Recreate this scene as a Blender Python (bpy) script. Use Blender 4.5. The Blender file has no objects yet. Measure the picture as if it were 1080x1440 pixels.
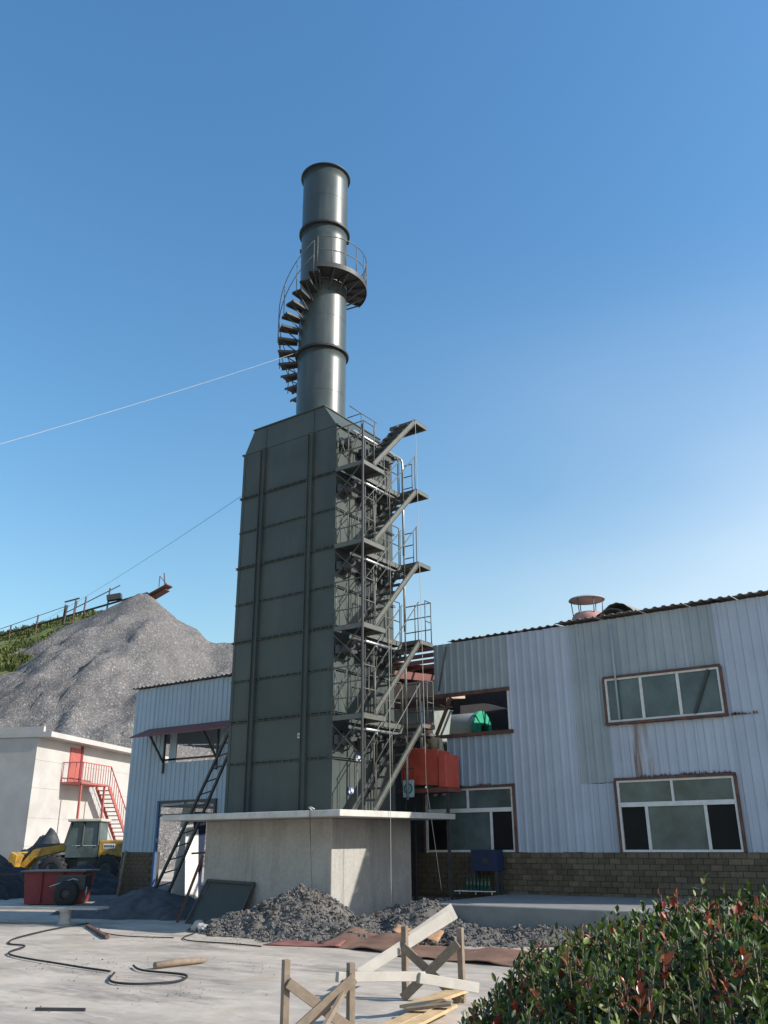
import bpy, bmesh, math, random
import numpy as np
from mathutils import Vector, Matrix, noise as mnoise
random.seed(7); RNG = np.random.default_rng(7)
S = bpy.context.scene
COL = S.collection
# ------------------------------------------------------------------ camera
F_PX, PITCH, ROLL, YAW = 1208.85, .36631788, -.00752897, .60973847
CAM = Vector((11.53, -14.58, 1.6))
fw = Vector((-math.sin(YAW)*math.cos(PITCH), math.cos(YAW)*math.cos(PITCH), math.sin(PITCH)))
rt = Vector((math.cos(YAW), math.sin(YAW), 0)); up = rt.cross(fw)
r2 = rt*math.cos(ROLL)+up*math.sin(ROLL); u2 = up*math.cos(ROLL)-rt*math.sin(ROLL)
cd = bpy.data.cameras.new('camera'); cam = bpy.data.objects.new('camera', cd); COL.objects.link(cam)
cam.matrix_world = Matrix(((r2.x,u2.x,-fw.x,CAM.x),(r2.y,u2.y,-fw.y,CAM.y),(r2.z,u2.z,-fw.z,CAM.z),(0,0,0,1)))
cd.sensor_fit = 'VERTICAL'; cd.sensor_height = 24; cd.lens = F_PX/1440*24; cd.clip_end = 3000; cd.clip_start = .1
S.camera = cam
# ------------------------------------------------------------------ world and sun
SUN = Vector((1, .365, .667)).normalized()
SUN_EL = math.asin(SUN.z)
W = bpy.data.worlds.new('World'); S.world = W; W.use_nodes = True
nt = W.node_tree; nt.nodes.clear()
def wn(t, **k):
    n = nt.nodes.new(t)
    for a, v in k.items(): setattr(n, a, v)
    return n
sky = wn('ShaderNodeTexSky', sky_type='NISHITA', sun_disc=False, sun_elevation=SUN_EL,
         sun_rotation=math.atan2(SUN.x, SUN.y), altitude=50, air_density=1.7, dust_density=.9, ozone_density=4.5)
bg = wn('ShaderNodeBackground'); bg.inputs['Strength'].default_value = .15
out = wn('ShaderNodeOutputWorld')
# thin high haze streaks
tc = wn('ShaderNodeTexCoord'); mp = wn('ShaderNodeMapping'); mp.inputs['Scale'].default_value = (1.0, 1.0, 2.6)
mp.inputs['Rotation'].default_value = (.35, .5, .2)
nz = wn('ShaderNodeTexNoise'); nz.inputs['Scale'].default_value = 1.1; nz.inputs['Detail'].default_value = 3; nz.inputs['Roughness'].default_value = .45
rp = wn('ShaderNodeValToRGB'); rp.color_ramp.elements[0].position = .18; rp.color_ramp.elements[1].position = .68
rp.color_ramp.elements[0].color = (0,0,0,1); rp.color_ramp.elements[1].color = (1,1,1,1)
mx = wn('ShaderNodeMixRGB'); mx.inputs['Color2'].default_value = (5.9, 6.2, 6.5, 1)
hs = wn('ShaderNodeHueSaturation'); hs.inputs['Saturation'].default_value = 1.22
L_ = nt.links.new
L_(tc.outputs['Generated'], mp.inputs['Vector']); L_(mp.outputs['Vector'], nz.inputs['Vector']); L_(nz.outputs['Fac'], rp.inputs['Fac'])
dp = wn('ShaderNodeVectorMath', operation='DOT_PRODUCT'); dp.inputs[1].default_value = tuple(Vector((SUN.x, SUN.y, 0)).normalized())     # low haze thickens towards the sun's side
sm = wn('ShaderNodeMapRange', interpolation_type='SMOOTHSTEP'); sm.inputs['From Min'].default_value = -.55; sm.inputs['From Max'].default_value = .55; sm.inputs['To Max'].default_value = 1
sx = wn('ShaderNodeSeparateXYZ'); sv = wn('ShaderNodeMapRange', interpolation_type='SMOOTHSTEP'); sv.inputs['From Min'].default_value = .22; sv.inputs['From Max'].default_value = .62; sv.inputs['To Min'].default_value = 1; sv.inputs['To Max'].default_value = 0
hv = wn('ShaderNodeMath', operation='MULTIPLY')
hm_ = wn('ShaderNodeMath', operation='MULTIPLY'); L_(tc.outputs['Generated'], dp.inputs[0]); L_(dp.outputs['Value'], sm.inputs['Value']); L_(tc.outputs['Generated'], sx.inputs[0]); L_(sx.outputs['Z'], sv.inputs['Value']); L_(sm.outputs['Result'], hv.inputs[0]); L_(sv.outputs['Result'], hv.inputs[1]); L_(hv.outputs['Value'], hm_.inputs[0]); L_(rp.outputs['Color'], hm_.inputs[1])
L_(hm_.outputs['Value'], mx.inputs['Fac']); L_(sky.outputs['Color'], hs.inputs['Color']); L_(hs.outputs['Color'], mx.inputs['Color1']); L_(mx.outputs['Color'], bg.inputs['Color'])
L_(bg.outputs['Background'], out.inputs['Surface'])
sl = bpy.data.lights.new('sun', 'SUN'); sl.energy = 5.0; sl.angle = math.radians(.53); sl.color = (1, .94, .85)
so = bpy.data.objects.new('sun', sl); COL.objects.link(so); so.rotation_euler = SUN.to_track_quat('Z', 'Y').to_euler()
so.location = (20, 10, 30)
S.view_settings.view_transform = 'Standard'; S.view_settings.look = 'None'; S.view_settings.exposure = .33; S.view_settings.gamma = 1
S.view_settings.use_curve_mapping = False

# ------------------------------------------------------------------ materials
MATS = {}
def mat(name, col, rough=.7, var=.25, scale=3, bump=0, bscale=None, metal=0, stain=None, sscale=1.2, samt=.5, svec=None, spec=.4, detail=5, fine=0, coat=0, objvar=0, slo=.5):
    """base colour with two noise scales, an optional stain colour, optional bump and per-object variation"""
    if name in MATS: return MATS[name]
    m = bpy.data.materials.new(name); m.use_nodes = True; MATS[name] = m
    n = m.node_tree; N = n.nodes; K = n.links.new
    b = N['Principled BSDF']; b.inputs['Roughness'].default_value = rough; b.inputs['Metallic'].default_value = metal
    b.inputs['Specular IOR Level'].default_value = spec; b.inputs['Coat Weight'].default_value = coat
    geo = N.new('ShaderNodeNewGeometry')
    nz = N.new('ShaderNodeTexNoise'); nz.inputs['Scale'].default_value = scale; nz.inputs['Detail'].default_value = detail; nz.inputs['Roughness'].default_value = .62
    K(geo.outputs['Position'], nz.inputs['Vector'])
    mr = N.new('ShaderNodeMapRange'); mr.inputs['From Min'].default_value = .3; mr.inputs['From Max'].default_value = .7
    mr.inputs['To Min'].default_value = 1-var; mr.inputs['To Max'].default_value = 1+var
    K(nz.outputs['Fac'], mr.inputs['Value'])
    mul = N.new('ShaderNodeVectorMath'); mul.operation = 'SCALE'; mul.inputs[0].default_value = col[:3]
    K(mr.outputs['Result'], mul.inputs['Scale'])
    cur = mul.outputs['Vector']
    if fine:
        nf = N.new('ShaderNodeTexNoise'); nf.inputs['Scale'].default_value = fine; nf.inputs['Detail'].default_value = 2
        K(geo.outputs['Position'], nf.inputs['Vector'])
        mf = N.new('ShaderNodeMapRange'); mf.inputs['From Min'].default_value = .3; mf.inputs['From Max'].default_value = .7
        mf.inputs['To Min'].default_value = .92; mf.inputs['To Max'].default_value = 1.08; K(nf.outputs['Fac'], mf.inputs['Value'])
        m2 = N.new('ShaderNodeVectorMath'); m2.operation = 'SCALE'; K(cur, m2.inputs[0]); K(mf.outputs['Result'], m2.inputs['Scale']); cur = m2.outputs['Vector']
    if objvar:
        oi = N.new('ShaderNodeObjectInfo'); mo = N.new('ShaderNodeMapRange'); mo.inputs['To Min'].default_value = 1-objvar; mo.inputs['To Max'].default_value = 1+objvar
        K(oi.outputs['Random'], mo.inputs['Value'])
        m3 = N.new('ShaderNodeVectorMath'); m3.operation = 'SCALE'; K(cur, m3.inputs[0]); K(mo.outputs['Result'], m3.inputs['Scale']); cur = m3.outputs['Vector']
    if stain:
        mp = N.new('ShaderNodeMapping'); mp.inputs['Scale'].default_value = svec or (1, 1, 1); K(geo.outputs['Position'], mp.inputs['Vector'])
        ns = N.new('ShaderNodeTexNoise'); ns.inputs['Scale'].default_value = sscale; ns.inputs['Detail'].default_value = 6; ns.inputs['Roughness'].default_value = .65
        K(mp.outputs['Vector'], ns.inputs['Vector'])
        ms = N.new('ShaderNodeMapRange'); ms.inputs['From Min'].default_value = slo; ms.inputs['From Max'].default_value = slo+.24
        ms.inputs['To Min'].default_value = 0; ms.inputs['To Max'].default_value = samt; K(ns.outputs['Fac'], ms.inputs['Value'])
        mm = N.new('ShaderNodeMixRGB'); mm.inputs['Color2'].default_value = (*stain[:3], 1); K(ms.outputs['Result'], mm.inputs['Fac']); K(cur, mm.inputs['Color1']); cur = mm.outputs['Color']
    K(cur, b.inputs['Base Color'])
    # roughness breakup
    mrr = N.new('ShaderNodeMapRange'); mrr.inputs['To Min'].default_value = max(.05, rough-.12); mrr.inputs['To Max'].default_value = min(1, rough+.12)
    K(nz.outputs['Fac'], mrr.inputs['Value']); K(mrr.outputs['Result'], b.inputs['Roughness'])
    if bump:
        nb = N.new('ShaderNodeTexNoise'); nb.inputs['Scale'].default_value = bscale or scale*6; nb.inputs['Detail'].default_value = 4
        K(geo.outputs['Position'], nb.inputs['Vector'])
        bp = N.new('ShaderNodeBump'); bp.inputs['Strength'].default_value = min(1, bump*4); bp.inputs['Distance'].default_value = bump; K(nb.outputs['Fac'], bp.inputs['Height']); K(bp.outputs['Normal'], b.inputs['Normal'])
    return m
M_PAINT = mat('tower_paint', (.058,.072,.068), .5, .14, 1.3, .012, 1.3, objvar=.09, stain=(.10,.10,.088), sscale=1.3, samt=.5, svec=(1.5,1.5,.35), spec=.22)
M_STACK = mat('stack_paint', (.050,.064,.062), .37, .07, 1.5, .003, 1.6, metal=.1, stain=(.2,.2,.19), sscale=1.4, samt=.25, svec=(2,2,.3), spec=.5)
M_STEEL = mat('stair_steel', (.105,.11,.096), .5, .15, 6, stain=(.18,.09,.05), sscale=4, samt=.25)
M_GRATE = mat('grating_steel', (.05,.052,.048), .6, .15, 6)
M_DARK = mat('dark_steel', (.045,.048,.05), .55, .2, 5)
M_CHROME = mat('galvanised_pipe', (.40,.41,.40), .42, .12, 8, metal=.85)
M_CONC = mat('concrete', (.37,.355,.33), .9, .10, 1.6, .004, 30, stain=(.27,.25,.225), sscale=.8, samt=.55, svec=(1,1,.7), fine=14)
M_CONC2 = mat('house_concrete', (.42,.405,.385), .9, .1, .7, .006, 9, stain=(.33,.30,.27), sscale=.5, samt=.55)
M_SLAB = mat('slab_concrete', (.50,.48,.44), .9, .13, 4, .003, 40, stain=(.3,.28,.25), sscale=3, samt=.5)
M_GROUND = mat('ground_concrete', (.445,.38,.315), .95, .13, .55, .006, 26, stain=(.25,.225,.195), sscale=.42, samt=.8, svec=(1,2.0,1), fine=5, slo=.44)
def dirt_layers(m, layers):
    n = m.node_tree; N = n.nodes; K = n.links.new; b = N['Principled BSDF']; geo = N.new('ShaderNodeNewGeometry')
    for col, sc, vec, lo, hi, amt in layers:
        mp = N.new('ShaderNodeMapping'); mp.inputs['Scale'].default_value = vec; mp.inputs['Rotation'].default_value = (0, 0, .6); mp.inputs['Location'].default_value = (sc*3, 1, 0); K(geo.outputs['Position'], mp.inputs['Vector'])
        t = N.new('ShaderNodeTexNoise'); t.inputs['Scale'].default_value = sc; t.inputs['Detail'].default_value = 8; t.inputs['Roughness'].default_value = .7; K(mp.outputs['Vector'], t.inputs['Vector'])
        r = N.new('ShaderNodeMapRange'); r.inputs['From Min'].default_value = lo; r.inputs['From Max'].default_value = hi; r.inputs['To Max'].default_value = amt; K(t.outputs['Fac'], r.inputs['Value'])
        x = N.new('ShaderNodeMixRGB'); x.inputs['Color2'].default_value = (*col, 1); K(r.outputs['Result'], x.inputs['Fac']); K(b.inputs['Base Color'].links[0].from_socket, x.inputs['Color1']); K(x.outputs['Color'], b.inputs['Base Color'])
dirt_layers(M_GROUND, [((.34,.25,.16), .7, (1,1,1), .54, .68, .6), ((.15,.135,.12), .55, (.7,2.6,1), .52, .64, .7), ((.56,.50,.44), 1.6, (1,3,1), .54, .66, .5), ((.13,.12,.11), 4.5, (1,1,1), .64, .70, .55)])
dirt_layers(M_CONC, [((.21,.195,.175), 1.5, (2.2,2.2,.22), .5, .68, .55), ((.46,.44,.41), 1.1, (1,1,1), .55, .7, .4), ((.2,.19,.175), 5, (1,1,.6), .6, .7, .4)])
M_APRON = mat('apron_concrete', (.22,.215,.205), .9, .15, 2, .004, 30, stain=(.14,.135,.125), sscale=1.2, samt=.6)
M_SIDE_L = mat('siding_pale', (.40,.445,.515), .55, .08, 1.2, stain=(.33,.365,.40), sscale=3.2, samt=.45, svec=(4,4,.15), spec=.3, objvar=.05)
M_SIDE_G = mat('siding_grey', (.31,.355,.375), .55, .1, 1.2, stain=(.25,.27,.265), sscale=2.2, samt=.6, svec=(3,3,.22), spec=.3, objvar=.06)
M_SIDE_B = mat('siding_blue', (.31,.39,.46), .5, .08, 1.2, stain=(.27,.32,.36), sscale=2.2, samt=.5, svec=(3,3,.25), spec=.35, objvar=.05)
M_ROOF = mat('roof_sheet', (.23,.22,.205), .75, .2, 3, stain=(.2,.1,.06), sscale=3, samt=.5)
M_RUST = mat('rusty_steel', (.115,.062,.05), .85, .3, 6, .003, 40, stain=(.2,.09,.045), sscale=6, samt=.6)
M_REDOX = mat('red_oxide', (.17,.065,.055), .7, .2, 6)
M_BRICK = mat('brick', (.125,.095,.062), .85, .22, 9, .004, 60, objvar=.28, stain=(.10,.085,.07), sscale=1.3, samt=.6)
M_MORTAR = mat('mortar', (.075,.065,.052), .95, .2, 12)
M_GLASS = mat('window_glass', (.085,.115,.115), .14, .4, 1.3, spec=.35)  # colour mottling put in for sky reflection and a faint interior
M_SHADE = mat('opening_shade', (.012,.013,.014), .45, .3, 2, spec=.12)  # near-black sheet painted for the shaded room behind open sashes
M_ALU = mat('window_frame', (.62,.62,.60), .5, .1, 8, stain=(.4,.36,.3), sscale=5, samt=.35)
M_RED = mat('red_paint', (.50,.085,.055), .55, .16, 5, stain=(.25,.06,.045), sscale=3, samt=.5)
M_RED2 = mat('maroon_paint', (.20,.03,.034), .6, .2, 4, stain=(.12,.05,.045), sscale=3, samt=.5)
M_GREEN = mat('green_machine', (.03,.32,.19), .5, .15, 4)
M_DRUM = mat('drum_shell', (.30,.34,.32), .5, .15, 3)
M_CLOD = mat('clod', (.115,.106,.098), .95, .25, 9, .006, 40, stain=(.21,.197,.18), sscale=5, samt=.4, objvar=.25)
M_SPOIL = mat('spoil', (.125,.115,.105), .97, .3, 6, .03, 22)
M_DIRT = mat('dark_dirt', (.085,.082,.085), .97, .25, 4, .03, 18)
M_COAL = mat('coal', (.03,.03,.032), .9, .3, 5, .04, 12)
M_WOOD = mat('weathered_wood', (.22,.17,.125), .8, .22, 9, .003, 50, stain=(.16,.125,.095), sscale=7, samt=.6, svec=(1,1,3))
M_WOODN = mat('new_wood', (.50,.345,.185), .75, .2, 7, .003, 50, stain=(.3,.18,.09), sscale=6, samt=.5)
M_WOODW = mat('limed_wood', (.37,.35,.315), .8, .12, 6, .003, 50, stain=(.36,.31,.25), sscale=8, samt=.5)
M_SHEET = mat('rusty_sheet', (.19,.105,.07), .85, .3, 3, .006, 10, stain=(.12,.06,.045), sscale=2.5, samt=.7)
M_RUBBER = mat('rubber', (.022,.022,.024), .75, .2, 10)
M_YELLOW = mat('loader_yellow', (.45,.26,.035), .5, .15, 4, stain=(.12,.09,.05), sscale=2.5, samt=.8, slo=.42)
M_WHITE = mat('white_paint', (.75,.75,.73), .6, .05, 5)
M_NAVY = mat('navy_paint', (.014,.026,.07), .6, .2, 5)
M_BLUEP = mat('blue_paint', (.04,.12,.38), .5, .1, 5)
M_TEAL = mat('teal_print', (.02,.17,.22), .6, .05, 5)
M_SIGN = mat('sign_board', (.42,.60,.62), .6, .05, 5)
M_ROPE = mat('rope', (.46,.45,.42), .8, .1, 20)
M_PINK = mat('pink_cloth', (.75,.06,.22), .8, .1, 8)
M_SKIN = mat('skin', (.42,.25,.17), .6, .1, 10)
M_JACKET = mat('tan_jacket', (.36,.29,.20), .85, .2, 14)
M_TROUS = mat('dark_trousers', (.05,.055,.075), .85, .2, 14)
M_HELMET = mat('helmet_red', (.60,.03,.05), .35, .05, 8)
M_INNER = mat('inner_tan', (.48,.36,.29), .85, .15, 2)
M_GRASS = mat('grass', (.095,.12,.032), .9, .4, .9, .05, 4, stain=(.17,.15,.06), sscale=.5, samt=.55)
M_PVCW = mat('white_panel', (.72,.72,.70), .6, .06, 3)

def gravel():
    m = bpy.data.materials.new('gravel_heap'); m.use_nodes = True; n = m.node_tree; N = n.nodes; K = n.links.new
    b = N['Principled BSDF']; b.inputs['Roughness'].default_value = .95; b.inputs['Specular IOR Level'].default_value = .2
    g = N.new('ShaderNodeNewGeometry')
    v = N.new('ShaderNodeTexVoronoi'); v.inputs['Scale'].default_value = 7.5; K(g.outputs['Position'], v.inputs['Vector'])
    r = N.new('ShaderNodeValToRGB'); e = r.color_ramp.elements
    sp = N.new('ShaderNodeSeparateColor'); K(v.outputs['Color'], sp.inputs['Color']); K(sp.outputs['Red'], r.inputs['Fac'])
    e[0].position = 0; e[0].color = (.13,.122,.117,1); e[1].position = 1; e[1].color = (.34,.322,.308,1)
    x = e.new(.55); x.color = (.175,.165,.158,1); x = e.new(.88); x.color = (.205,.194,.186,1)
    nl = N.new('ShaderNodeTexNoise'); nl.inputs['Scale'].default_value = .16; nl.inputs['Detail'].default_value = 6; K(g.outputs['Position'], nl.inputs['Vector'])
    mr = N.new('ShaderNodeMapRange'); mr.inputs['From Min'].default_value = .3; mr.inputs['From Max'].default_value = .7; mr.inputs['To Min'].default_value = .78; mr.inputs['To Max'].default_value = 1.2; K(nl.outputs['Fac'], mr.inputs['Value'])
    mu = N.new('ShaderNodeVectorMath'); mu.operation = 'SCALE'; K(r.outputs['Color'], mu.inputs[0]); K(mr.outputs['Result'], mu.inputs['Scale'])
    K(mu.outputs['Vector'], b.inputs['Base Color'])
    bp = N.new('ShaderNodeBump'); bp.inputs['Strength'].default_value = .6; bp.inputs['Distance'].default_value = .12; K(v.outputs['Distance'], bp.inputs['Height'])
    n2 = N.new('ShaderNodeTexNoise'); n2.inputs['Scale'].default_value = 1.5; n2.inputs['Detail'].default_value = 8; n2.inputs['Roughness'].default_value = .7; K(g.outputs['Position'], n2.inputs['Vector'])
    b2 = N.new('ShaderNodeBump'); b2.inputs['Strength'].default_value = .8; b2.inputs['Distance'].default_value = .5; K(n2.outputs['Fac'], b2.inputs['Height']); K(b2.outputs['Normal'], bp.inputs['Normal'])
    K(bp.outputs['Normal'], b.inputs['Normal'])
    return m
M_GRAVEL = gravel()

def leafmat(name, col, var=.5, trans=.25, rough=.32):
    m = bpy.data.materials.new(name); m.use_nodes = True; n = m.node_tree; N = n.nodes; K = n.links.new
    b = N['Principled BSDF']; b.inputs['Roughness'].default_value = .45; b.inputs['Specular IOR Level'].default_value = .4
    at = N.new('ShaderNodeAttribute'); at.attribute_name = 'tint'; at.attribute_type = 'GEOMETRY'
    K(at.outputs['Color'], b.inputs['Base Color'])
    tr = N.new('ShaderNodeBsdfTranslucent'); mxs = N.new('ShaderNodeMixShader'); mxs.inputs['Fac'].default_value = trans
    K(at.outputs['Color'], tr.inputs['Color']); K(b.outputs['BSDF'], mxs.inputs[1]); K(tr.outputs['BSDF'], mxs.inputs[2])
    K(mxs.outputs['Shader'], N['Material Output'].inputs['Surface'])
    return m
M_LEAF = leafmat('hedge_leaf', (.05,.09,.02))
def solidleaf(name, col):
    m = bpy.data.materials.new(name); m.use_nodes = True; N = m.node_tree.nodes; K = m.node_tree.links.new
    b = N['Principled BSDF']; b.inputs['Base Color'].default_value = (*col,1); b.inputs['Roughness'].default_value = .32
    tr = N.new('ShaderNodeBsdfTranslucent'); tr.inputs['Color'].default_value = (*col,1); mxs = N.new('ShaderNodeMixShader'); mxs.inputs['Fac'].default_value = .25
    K(b.outputs['BSDF'], mxs.inputs[1]); K(tr.outputs['BSDF'], mxs.inputs[2]); K(mxs.outputs['Shader'], N['Material Output'].inputs['Surface'])
    return m
# ------------------------------------------------------------------ mesh helpers
ROOT = {}      # object -> world location of its origin
class MB:
    def __init__(s): s.v = []; s.f = []; s.smooth = []
    def add(s, vs, fs, smooth=False):
        o = len(s.v); s.v += [tuple(p) for p in vs]; s.f += [tuple(i+o for i in f) for f in fs]; s.smooth += [smooth]*len(fs); return s
    def box(s, x0, x1, y0, y1, z0, z1):
        return s.add([(x0,y0,z0),(x1,y0,z0),(x1,y1,z0),(x0,y1,z0),(x0,y0,z1),(x1,y0,z1),(x1,y1,z1),(x0,y1,z1)],
                     [(0,3,2,1),(4,5,6,7),(0,1,5,4),(1,2,6,5),(2,3,7,6),(3,0,4,7)])
    def bar(s, p, q, w, h=None, upv=(0,0,1)):
        p = Vector(p); q = Vector(q); h = h or w; d = (q-p).normalized(); u = Vector(upv)
        if abs(d.dot(u)) > .98: u = Vector((0,1,0))
        a = d.cross(u).normalized()*w/2; b = a.cross(d).normalized()*h/2
        vs = [p-a-b, p+a-b, p+a+b, p-a+b, q-a-b, q+a-b, q+a+b, q-a+b]
        return s.add(vs, [(0,3,2,1),(4,5,6,7),(0,1,5,4),(1,2,6,5),(2,3,7,6),(3,0,4,7)])
    def tube(s, pts, r, n=8, caps=True):
        pts = [Vector(p) for p in pts]; vs = []; prev = None; rr = r if hasattr(r, '__len__') else [r]*len(pts)
        for i, p in enumerate(pts):
            d = (pts[min(i+1, len(pts)-1)]-pts[max(i-1, 0)]).normalized()
            if prev is None:
                a = d.cross(Vector((0,0,1)));
                if a.length < .05: a = d.cross(Vector((0,1,0)))
                a.normalize()
            else:
                a = prev - d*prev.dot(d)
                a.normalize()
            prev = a; b = d.cross(a)
            for k in range(n):
                t = 2*math.pi*k/n; vs.append(p+(a*math.cos(t)+b*math.sin(t))*rr[i])
        fs = [(i*n+k, i*n+(k+1)%n, (i+1)*n+(k+1)%n, (i+1)*n+k) for i in range(len(pts)-1) for k in range(n)]
        s.add(vs, fs, True)
        if caps:
            o = len(s.v)-len(vs); m = len(pts)
            s.f.append(tuple(o+k for k in reversed(range(n)))); s.f.append(tuple(o+(m-1)*n+k for k in range(n))); s.smooth += [False, False]
        return s
    def lathe(s, c, prof, n=24, axis=(0,0,1), smooth=True, close=False, a0=0, a1=2*math.pi):
        c = Vector(c); ax = Vector(axis).normalized(); a = ax.cross(Vector((0,1,0)) if abs(ax.y) < .9 else Vector((1,0,0))).normalized(); b = ax.cross(a)
        full = abs(a1-a0-2*math.pi) < 1e-6; m = n if full else n+1; vs = []
        for r, z in prof:
            for k in range(m):
                t = a0+(a1-a0)*k/n; vs.append(c+ax*z+(a*math.cos(t)+b*math.sin(t))*r)
        fs = []
        rng = range(len(prof)) if close else range(len(prof)-1)
        for i in rng:
            j = (i+1) % len(prof)
            for k in range(n):
                l = (k+1) % m
                fs.append((i*m+k, i*m+l, j*m+l, j*m+k))
        return s.add(vs, fs, smooth)
    def prism(s, poly, d):     # planar polygon (3d points) extruded by vector d
        n = len(poly); d = Vector(d); P = [Vector(p) for p in poly]
        return s.add(P+[p+d for p in P], [tuple(reversed(range(n))), tuple(range(n, 2*n))]+[(i, (i+1) % n, n+(i+1) % n, n+i) for i in range(n)])
    def build(s, name, m, parent=None, loc=None, smooth_angle=None):
        me = bpy.data.meshes.new(name)
        if parent is not None: L0 = ROOT[parent.name]
        elif loc is not None: L0 = Vector(loc)
        else:
            A = np.array([tuple(v) for v in s.v]); mn = A.min(0); mx = A.max(0); L0 = Vector(((mn[0]+mx[0])/2, (mn[1]+mx[1])/2, mn[2]))
        me.from_pydata([(v[0]-L0.x, v[1]-L0.y, v[2]-L0.z) for v in s.v], [], s.f)
        me.polygons.foreach_set('use_smooth', s.smooth); me.materials.append(m)
        bm = bmesh.new(); bm.from_mesh(me); bmesh.ops.recalc_face_normals(bm, faces=bm.faces); bm.to_mesh(me); bm.free()
        o = bpy.data.objects.new(name, me); COL.objects.link(o)
        if parent is not None: o.parent = parent
        else: o.location = L0
        ROOT[o.name] = L0
        return o
def tag(o, label, cat, group=None):
    o['label'] = label; o['category'] = cat
    if group: o['group'] = group
    return o
def thing(name, loc, label, cat, group=None):
    o = bpy.data.objects.new(name, None); COL.objects.link(o); o.location = loc; o.empty_display_size = .2
    ROOT[o.name] = Vector(loc); return tag(o, label, cat, group)
def structure(o): o['kind'] = 'structure'; return o
def stuff(o): o['kind'] = 'stuff'; return o
def instance(name, mesh, parent, mw):
    o = bpy.data.objects.new(name, mesh); COL.objects.link(o)
    if parent is not None: o.parent = parent; o.matrix_local = Matrix.Translation(-ROOT[parent.name]) @ mw
    else: o.matrix_world = mw
    return o
def bevel(o, w, seg=1):
    md = o.modifiers.new('bevel', 'BEVEL'); md.width = w; md.segments = seg; md.limit_method = 'ANGLE'; md.angle_limit = .6
    return o
def fbm(x, y, z=0, o=4):
    return mnoise.fractal(Vector((x, y, z)), .6, 2.1, o)
def text(name, body, size, m, parent, mw, ext=.002):
    cu = bpy.data.curves.new(name, 'FONT'); cu.body = body; cu.size = size; cu.align_x = 'CENTER'; cu.align_y = 'CENTER'; cu.extrude = ext
    t = bpy.data.objects.new(name, cu); COL.objects.link(t); bpy.context.view_layer.update()
    me = bpy.data.meshes.new_from_object(t); bpy.data.objects.remove(t); me.name = name; me.materials.clear(); me.materials.append(m)
    return instance(name, me, parent, mw)
def face_frame(n, loc):    # matrix whose z points along n, y up
    n = Vector(n).normalized(); x = Vector((0,0,1)).cross(n).normalized(); y = n.cross(x)
    return Matrix(((x.x,y.x,n.x,loc[0]),(x.y,y.y,n.y,loc[1]),(x.z,y.z,n.z,loc[2]),(0,0,0,1)))
RH = Vector((math.cos(YAW), math.sin(YAW), 0)); FH = Vector((-math.sin(YAW), math.cos(YAW), 0))
def site(a, b, z=0):       # metres right of / ahead of the photographer's spot on the ground
    p = Vector((CAM.x, CAM.y, 0))+RH*a+FH*b; return Vector((p.x, p.y, z))

# ================================================================== SETTING
# ground sheet: fine near, coarse far
def ground():
    m = MB(); xs = list(np.arange(-30, 24.1, .5)); ys = list(np.arange(-24, 16.1, .5))
    xs = [-900, -400, -200, -100, -60]+xs+[40, 80, 200, 500, 900]; ys = [-900, -400, -150, -60, -36]+ys+[30, 60, 120, 300, 900]
    vs = []
    for y in ys:
        for x in xs:
            z = 0
            if -28 < x < 22 and -22 < y < 15: z = .012*fbm(x*.5, y*.5, 3)
            vs.append((x, y, z))
    nx = len(xs); fs = [(j*nx+i, j*nx+i+1, (j+1)*nx+i+1, (j+1)*nx+i) for j in range(len(ys)-1) for i in range(nx-1)]
    m.add(vs, fs, True); return structure(m.build('ground', M_GROUND, loc=(0,0,0)))
ground()

# gravel heap and grassy hillside behind the yard
def hill(name, m, prof, b0, bslope, arange, brange, step, rough, seed, back=.8):
    aa = np.arange(*arange, step); bb = np.arange(*brange, step)
    pa = [p[0] for p in prof]; pz = [p[1] for p in prof]
    vs = []
    for b in bb:
        for a in aa:
            d = b0-b
            wob = fbm(a*.05+seed, b*.05, 1)*3.2
            aw = a+wob*min(1, abs(d)/18)
            # blur the ridge profile with distance so that spurs turn into cones
            if d > 0:
                sp = .62*d; ts = np.linspace(-sp, sp, 9)
                z = max(float(np.interp(aw+t*.55, pa, pz))-bslope*math.sqrt(d*d+(t*.9)**2) for t in ts)
            else: z = float(np.interp(aw, pa, pz))+back*d
            # gullies running down the face
            w = min(1, max(0, abs(d)/10))
            z += rough*(fbm(a*.33+seed, b*.07, 5)*1.1*w + fbm(a*.16, b*.16, seed)*1.3*w + fbm(a*1.1, b*1.1, seed)*.28)
            p = site(a, b); vs.append((p.x, p.y, max(z, -1.5)))
    na = len(aa); fs = []
    for j in range(len(bb)-1):
        for i in range(na-1):
            q = (j*na+i, j*na+i+1, (j+1)*na+i+1, (j+1)*na+i)
            if max(vs[k][2] for k in q) > -1.4: fs.append(q)
    mb = MB(); mb.add(vs, fs, True); return mb
hm = hill('gravel_heap', M_GRAVEL, [(-120,5),(-75,14),(-46.9,23.2),(-36.5,27.5),(-30.4,30.5),(-29.2,30.5),(-25.6,27.4),(-22.6,25.7),(-21.4,24.4),(-16,24.1),(-9,22.5),(6,11),(30,-2)], 103, .60, (-95, 26), (50, 114), .5, .62, 11)
structure(hm.build('gravel_heap_hill', M_GRAVEL, loc=site(-30, 90)))
gm = hill('grassy_hill', M_GRASS, [(-160,10),(-100,22),(-66,25.3),(-52.3,27.5),(-39.7,30.6),(-35.5,30.4),(-31,26),(-24,16),(-10,-2)], 113, .5, (-140, -8), (70, 130), 1.0, .8, 29)
structure(gm.build('grassy_hill', M_GRASS, loc=site(-50, 113)))
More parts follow.
